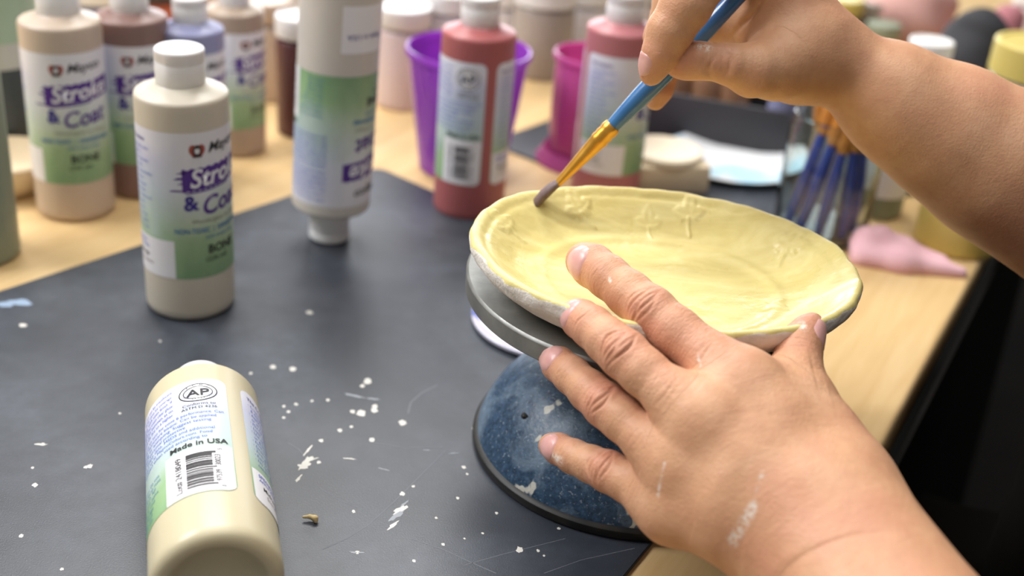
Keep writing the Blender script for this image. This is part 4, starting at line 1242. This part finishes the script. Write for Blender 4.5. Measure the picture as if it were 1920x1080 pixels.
# tumblers of coloured see-through plastic
def tumbler(px, depth, rb, rt, h, mname, label, foot=False):
    q = ground(px, depth)
    w = .0016
    pr = [(0, .0), (rb - .003, .0), (rb, .002), (lerp(rb, rt, .5), h * .5), (rt - .001, h - .006), (rt + .001, h - .005), (rt + .0016, h - .002), (rt + .0006, h), (rt - .001, h - .0004), (lerp(rb, rt, .5) - w, h * .5), (rb - w, .006), (rb - .006, .0045), (0, .0045)]
    if foot: pr = [(0, 0), (rb + .010, 0), (rb + .0105, .002), (rb + .004, .012)] + pr[2:]
    o = mesh_obj('tumbler', *lathe(pr, 72), M[mname], loc=(q[0], q[1], TZ))
    return tag(o, label, 'cup')
M['purple_clear'] = mat_clear('purple_clear_plastic', srgb(194, 96, 230), .86)
M['pink_clear'] = mat_clear('pink_clear_plastic', srgb(238, 122, 192), .90)
tumbler(866, .985, .0345, .0475, .099, 'purple_clear', 'purple see-through plastic tumbler behind the dusty red bottle')
tumbler(1090, 1.02, .0285, .0300, .092, 'pink_clear', 'magenta pink plastic tumbler behind the rose bottle', True)

# glass jar full of brushes
M['glass'] = mat('clear_glass', srgb(235, 242, 240), .03, trans=1, ior=1.45)
q = ground(1535, .925)
jr = mesh_obj('brush_jar', *lathe([(0, 0), (.030, 0), (.034, .002), (.0355, .006), (.0355, .082), (.0335, .086), (.0335, .092), (.0325, .093), (.0315, .092), (.0318, .085), (.0335, .081), (.0335, .010), (.031, .006), (0, .005)], 64), M['glass'], loc=(q[0], q[1], TZ))
tag(jr, 'clear glass jar holding brushes behind the right end of the dish', 'jar')
M['cobalt'] = mat('cobalt_lacquer', srgb(44, 66, 160), .3, coat=.4); t = NT(M['cobalt']); t.base(t.mix(t.noise(t.coord(), 90, 2), srgb(36, 54, 146), srgb(62, 88, 184)))
M['natural'] = mat('plain_wood_handle', srgb(196, 172, 138), .5); t = NT(M['natural']); t.base(t.mix(t.noise(t.coord('Object', (200, 200, 20)), 1, 3), srgb(180, 154, 118), srgb(212, 190, 156)))
M['amber'] = mat('amber_ferrule', srgb(196, 124, 46), .25, coat=.5); t = NT(M['amber']); t.base(t.mix(t.noise(t.coord('Object', (900, 900, 40)), 1, 3), srgb(168, 98, 34), srgb(214, 146, 66)))
M['silver'] = mat('silver_glint', srgb(220, 220, 222), .22, metal=.9); t = NT(M['silver']); t.base(t.mix(t.noise(t.coord(), 100, 2), srgb(205, 205, 208), srgb(232, 232, 235)))  # silver that stands in for bright glints above the amber
names = ['blue-handled brush leaning furthest left in the glass jar', 'blue-handled brush, second from the left in the glass jar', 'plain wooden brush in the left half of the glass jar', 'blue-handled brush in the middle of the glass jar', 'plain wooden brush in the middle of the glass jar', 'dark blue upright brush at the right of the glass jar', 'blue-handled brush at the far right of the glass jar', 'plain wooden brush at the right of the glass jar']
for k, (bx, by, tx, ty, hh, hm) in enumerate(((-.026, -.008, -.006, -.004, .128, 'cobalt'), (-.019, -.018, .000, -.012, .120, 'cobalt'), (-.013, .012, -.012, .010, .130, 'natural'), (-.006, -.024, .004, -.014, .112, 'cobalt'), (.001, .004, .008, .006, .118, 'natural'), (.013, -.020, .007, -.016, .116, 'cobalt'), (.022, -.010, .017, -.006, .110, 'cobalt'), (.018, .013, .020, .016, .105, 'natural'))):
    root = tag(empty('paintbrush', (q[0] + bx, q[1] + by, TZ + .006)), names[k], 'paintbrush', 'brushes in the glass jar')
    a = np.zeros(3); b = np.array([tx - bx, ty - by, hh * .84])
    v, fc = tube([lerp(a, b, s) for s in (0, .2, .45, .70)], [.0030, .0042, .0046, .0034], 14); mesh_obj('handle', v, fc, M[hm], root)
    v, fc = tube([lerp(a, b, s) for s in (.68, .76, .96, 1.04)], [.0044, .0064, .0070, .0060], 14); mesh_obj('ferrule', v, fc, M['amber'], root)
    v, fc = tube([lerp(a, b, s) for s in (1.03, 1.08, 1.14, 1.18)], [.0050, .0052, .0036, .0014], 14); mesh_obj('bristles', v, fc, M['silver' if k % 2 else 'amber'], root)  # every other tip is a glint built in silver, not hair

# right side: bottle, sponge, yellow tub, lidded jars, black pouch
jar('squeeze_bottle', 1640, .97, .0205, .095, 'sage', 'sage green bottle with pale label right of the brush jar', 'bottle', 'white', .014, .6, band='paper')
jar('squeeze_bottle', 1690, 1.02, .019, .075, 'teal', 'dark little bottle behind the pink sponge', 'bottle', 'sage', .012, .7)
M['sponge'] = mat('pink_cloth', srgb(226, 178, 186), .9); t = NT(M['sponge']); t.base(t.mix(t.noise(t.coord(), 60, 3), srgb(214, 162, 172), srgb(234, 192, 198))); t.normal(t.bump(t.noise(t.coord(), 500, 3), .5, .001))
p = plane(1690, 500)
fld = Field((-.05, -.04, -.005), (.06, .045, .04), .0022)
f = fld.chain([(np.array([-.028, -.004, .004]), .008), (np.array([.0, -.008, .004]), .009), (np.array([.042, -.012, .002]), .005)], .01, base=True)
f = smin(f, fld.chain([(np.array([-.024, .010, .007]), .009), (np.array([.004, .012, .006]), .008), (np.array([.03, .002, .003]), .006)], .01, base=True), .012)
f = smin(f, fld.chain([(np.array([-.022, .012, .013]), .008), (np.array([-.012, .014, .016]), .006)], .01, base=True), .012)
v, fc = surface_nets(f, fld.lo, .0022); v = relax(v, fc, 2); v[:, 2] = np.maximum(v[:, 2], 0)
tag(mesh_obj('cleaning_cloth', v, fc, M['sponge'], loc=(p[0], p[1] + .01, TZ), sharp=None), 'crumpled pale pink cloth on the table beside the yellow tub', 'cloth')
jar('paint_tub', 1792, .925, .031, .050, 'yellow', 'yellow paint tub by the table edge, under the right forearm', 'tub', 'yellow', .012)
jar('paint_jar', 1890, 1.05, .038, .094, 'greyjar', 'big pale jar with yellow lid at the right behind the forearm', 'jar', 'yellow', .028)
M['pouch'] = mat('black_pouch_cloth', srgb(46, 46, 50), .8); t = NT(M['pouch']); t.base(t.mix(t.noise(t.coord(), 12, 3), srgb(38, 38, 42), srgb(58, 58, 62)))
def blobs(name, px, depth, parts, mname, label, cat, step=.004, z=0):
    p = ground(px, depth)
    al = np.array([q for q, _ in parts], float); rm = max(r for _, r in parts)
    fl = Field(al.min(0) - rm - .012, al.max(0) + rm + .012, step)
    f = fl.chain([(np.array(q, float), r) for q, r in parts], .02, base=True, margin=.03)
    v, fc = surface_nets(f, fl.lo, step); v = relax(v, fc, 2)
    v[:, 2] = np.maximum(v[:, 2], 0)
    v[:, :2] += .002 * np.sin(v[:, [2, 2]] * 110 + v[:, [1, 0]] * 60)
    return tag(mesh_obj(name, v, fc, M[mname], loc=(p[0], p[1], TZ + z), sharp=None), label, cat)
blobs('pouch', 1788, 1.22, [((-.006, 0, .030), .036), ((.004, .0, .055), .034), ((.008, 0, .082), .022)], 'pouch', 'black cloth pouch standing behind the white-capped bottle', 'pouch')
M['towel'] = mat('dusty_pink_towel', srgb(196, 152, 144), .9); t = NT(M['towel']); t.base(t.mix(t.noise(t.coord(), 20, 3), srgb(184, 138, 130), srgb(206, 164, 156)))
blobs('towel', 1688, 1.40, [((-.03, 0, .03), .034), ((-.0, 0, .04), .036), ((.03, .02, .045), .030)], 'towel', 'dusty pink bundled towel standing behind the forearm', 'towel')
M['rosecloth'] = mat('rose_cloth', srgb(172, 112, 118), .85); t = NT(M['rosecloth']); t.base(t.mix(t.noise(t.coord(), 20, 3), srgb(160, 100, 108), srgb(184, 124, 128)))
blobs('cloth', 1856, 1.36, [((-.014, 0, .016), .020), ((.0, 0, .040), .019), ((.006, .0, .056), .018)], 'rosecloth', 'rose coloured cloth bundle right of the black pouch', 'cloth')
jar('squeeze_bottle', 1700, 1.10, .022, .079, 'greyjar', 'white-capped pale bottle in front of the black pouch', 'bottle', 'white', .024, .86)

# the crowd of white jars at the back
def jar_front(name, px, py, r, h, color, label, cat, **kw):
    q = footing(px, py, r, 0)
    d = (q - CAM) @ _fwd; x = 960 + F * ((q - CAM) @ EX) / d
    return jar(name, x, d, r, h, color, label, cat, **kw)
back = [(752, 206, .0235, .072, 'pinkjar', 'white', 'pale pink jar with white lid left of the purple tumbler'),
        (838, 190, .029, .080, 'greyjar', 'white', 'white jar right behind the purple tumbler'),
        (930, 120, .034, .058, 'greyjar', 'white', 'white jar behind the dusty red bottle cap'),
        (1010, 150, .030, .070, 'taupe', 'white', 'taupe jar with white lid between the two see-through tumblers'),
        (1085, 120, .032, .060, 'greyjar', 'white', 'pale grey jar with white lid behind the pink tumbler'),
        (1165, 90, .030, .050, 'greyjar', 'white', 'pale grey jar with white lid behind the rose bottle'),
        (700, 95, .034, .060, 'greyjar', 'white', 'white jar at the back right of the upside-down bottle'),
        (790, 80, .036, .055, 'greyjar', 'white', 'white jar in the last row above the purple tumbler'),
        (1000, 66, .040, .050, 'greyjar', 'white', 'white jar in the last row behind the taupe jar'),
        (533, 110, .034, .066, 'greyjar', 'white', 'white jar at the back left of the upside-down bottle'),
        (505, 190, .020, .070, 'beige', 'beige', 'small beige jar behind the tan bottle'),
        (1260, 100, .034, .05, 'pinkjar', 'white', 'pale pink jar behind the painting fingers'),
        (1345, 110, .034, .05, 'maroon', 'white', 'maroon jar behind the painting hand'),
        (1440, 105, .034, .05, 'tan', 'white', 'tan jar with white lid behind the painting hand'),
        (1555, 105, .026, .045, 'sage', 'yellow', 'pale green jar with yellow lid above the wrist'),
        (1612, 100, .020, .040, 'mauve', 'taupe', 'small mauve jar with taupe lid above the wrist'),
        (1640, 128, .018, .030, 'sage', 'sage', 'low pale green jar above the wrist'),
        (20, 80, .040, .05, 'terra', 'white', 'terracotta coloured jar at the far left back'),
        (92, 115, .034, .055, 'pouchc', 'white', 'dark jar behind the beige bottle'),
        (195, 120, .034, .055, 'lavender', 'white', 'lavender jar with white lid between the beige and mauve bottles'),
        (300, 110, .034, .055, 'terra', 'pouchc', 'terracotta coloured jar with dark lid behind the mauve bottle'),
        (418, 125, .030, .060, 'terra', 'pinkjar', 'terracotta coloured jar with pale pink lid behind the lavender bottle'),
        (1935, 95, .036, .05, 'pinkjar', 'white', 'pale pink jar at the far right back')]
M['terra'] = mat_plastic('terracotta_plastic', srgb(190, 104, 76)); M['pouchc'] = mat_plastic('dark_plastic', srgb(70, 68, 72))
for px, py, r, h, c, l, lab in back:
    jar_front('paint_jar', px, py, r, h, c, lab, 'jar', lid=l, lid_h=.018, group='jars at the back of the table')

# a crumb of dried clay on the mat
p = plane(584, 978)
fld = Field((-.006, -.004, -.002), (.006, .004, .006), .0003)
f = fld.chain([(np.array([-.0036, .0002, .0020]), .0007), (np.array([-.0008, .0006, .0022]), .0009), (np.array([.0016, .0, .0019]), .0014), (np.array([.0022, -.0008, .0008]), .0009)], .001, base=True, margin=.003)
v, fc = surface_nets(f, fld.lo, .0003)
M['crumb'] = mat('dry_clay_crumb', srgb(206, 182, 130), .8); t = NT(M['crumb']); t.base(t.mix(t.noise(t.coord(), 900, 3), srgb(186, 158, 104), srgb(222, 202, 156)))
v[:, 2] -= v[:, 2].min()
tag(mesh_obj('clay_crumb', v, fc, M['crumb'], loc=(p[0], p[1], .0001), sharp=None), 'tiny dried clay crumb on the black mat', 'crumb')
# pencil-like dark flecks on the wood
sv2, sf2 = [], []
for px, py, rx, ry in ((1614, 822, .0022, .0007), (1627, 826, .0024, .0009)):
    c = plane(px, py, TZ)
    o = len(sv2); sv2.append((c[0], c[1], TZ + .0002))
    for k in range(10): sv2.append((c[0] + rx * math.cos(k * .628), c[1] + ry * math.sin(k * .628), TZ + .0001))
    for k in range(10): sf2.append((o, o + 1 + k, o + 1 + (k + 1) % 10))
M['fleck'] = mat('green_black_paint_fleck', srgb(56, 62, 44), .6); t = NT(M['fleck']); t.base(t.mix(t.noise(t.coord(), 400, 2), srgb(46, 50, 36), srgb(70, 76, 54)))
tag(mesh_obj('paint_fleck', sv2, sf2, M['fleck']), 'small dark paint fleck on the bare wood near the table edge', 'paint fleck')

# ------------------------------------------------------------------ light, camera
def area(name, loc, target, sx, sy, power, col=(1, 1, 1)):
    L = bpy.data.lights.new(name, 'AREA'); L.shape = 'RECTANGLE'; L.size = sx; L.size_y = sy; L.energy = power; L.color = col
    o = bpy.data.objects.new(name, L); COL.objects.link(o); o.location = loc
    o.rotation_euler = (Vector(target) - Vector(loc)).to_track_quat('-Z', 'Y').to_euler()
    return o
area('ceiling_light_over', (.05, .80, 1.95), (.05, .60, 0), 1.2, .16, 13, (1, .98, .95))
area('ceiling_light_back', (-.45, 1.85, 1.75), (.05, .75, 0), 1.2, .6, 41, (1, .98, .95))
area('ceiling_light_left', (-1.5, .75, 1.6), (.0, .6, 0), 1.2, .7, 48, (.98, .98, 1))
area('ceiling_light_front', (.1, -.1, 1.9), (.1, .6, 0), 1.2, .6, 9, (1, .97, .93))
area('back_sheen_fill', (-.3, 4.3, .75), (0, 1.0, .1), 3.2, 1.6, 90, (.90, .95, 1))  # added fill low at the back, gives the mat its pale sheen
W = bpy.data.worlds.new('room_light'); SC.world = W; W.use_nodes = True
bg = W.node_tree.nodes['Background']; bg.inputs['Color'].default_value = (1, .985, .96, 1); bg.inputs['Strength'].default_value = .23

cam = bpy.data.cameras.new('camera'); co = bpy.data.objects.new('camera', cam); COL.objects.link(co)
mx = Matrix.Identity(4)
for i in range(3):
    mx[i][0] = EX[i]; mx[i][1] = -EY[i]; mx[i][2] = -_fwd[i]; mx[i][3] = CAM[i]
co.matrix_world = mx
cam.sensor_width = 36; cam.lens = 36 * F / 1920; cam.clip_start = .01; cam.clip_end = 50
cam.dof.use_dof = True; cam.dof.focus_distance = .555; cam.dof.aperture_fstop = 5.0
SC.camera = co
SC.view_settings.view_transform = 'Standard'; SC.view_settings.look = 'None'; SC.view_settings.gamma = 1
SC.view_settings.use_curve_mapping = False
SC.view_settings.exposure = -0.16
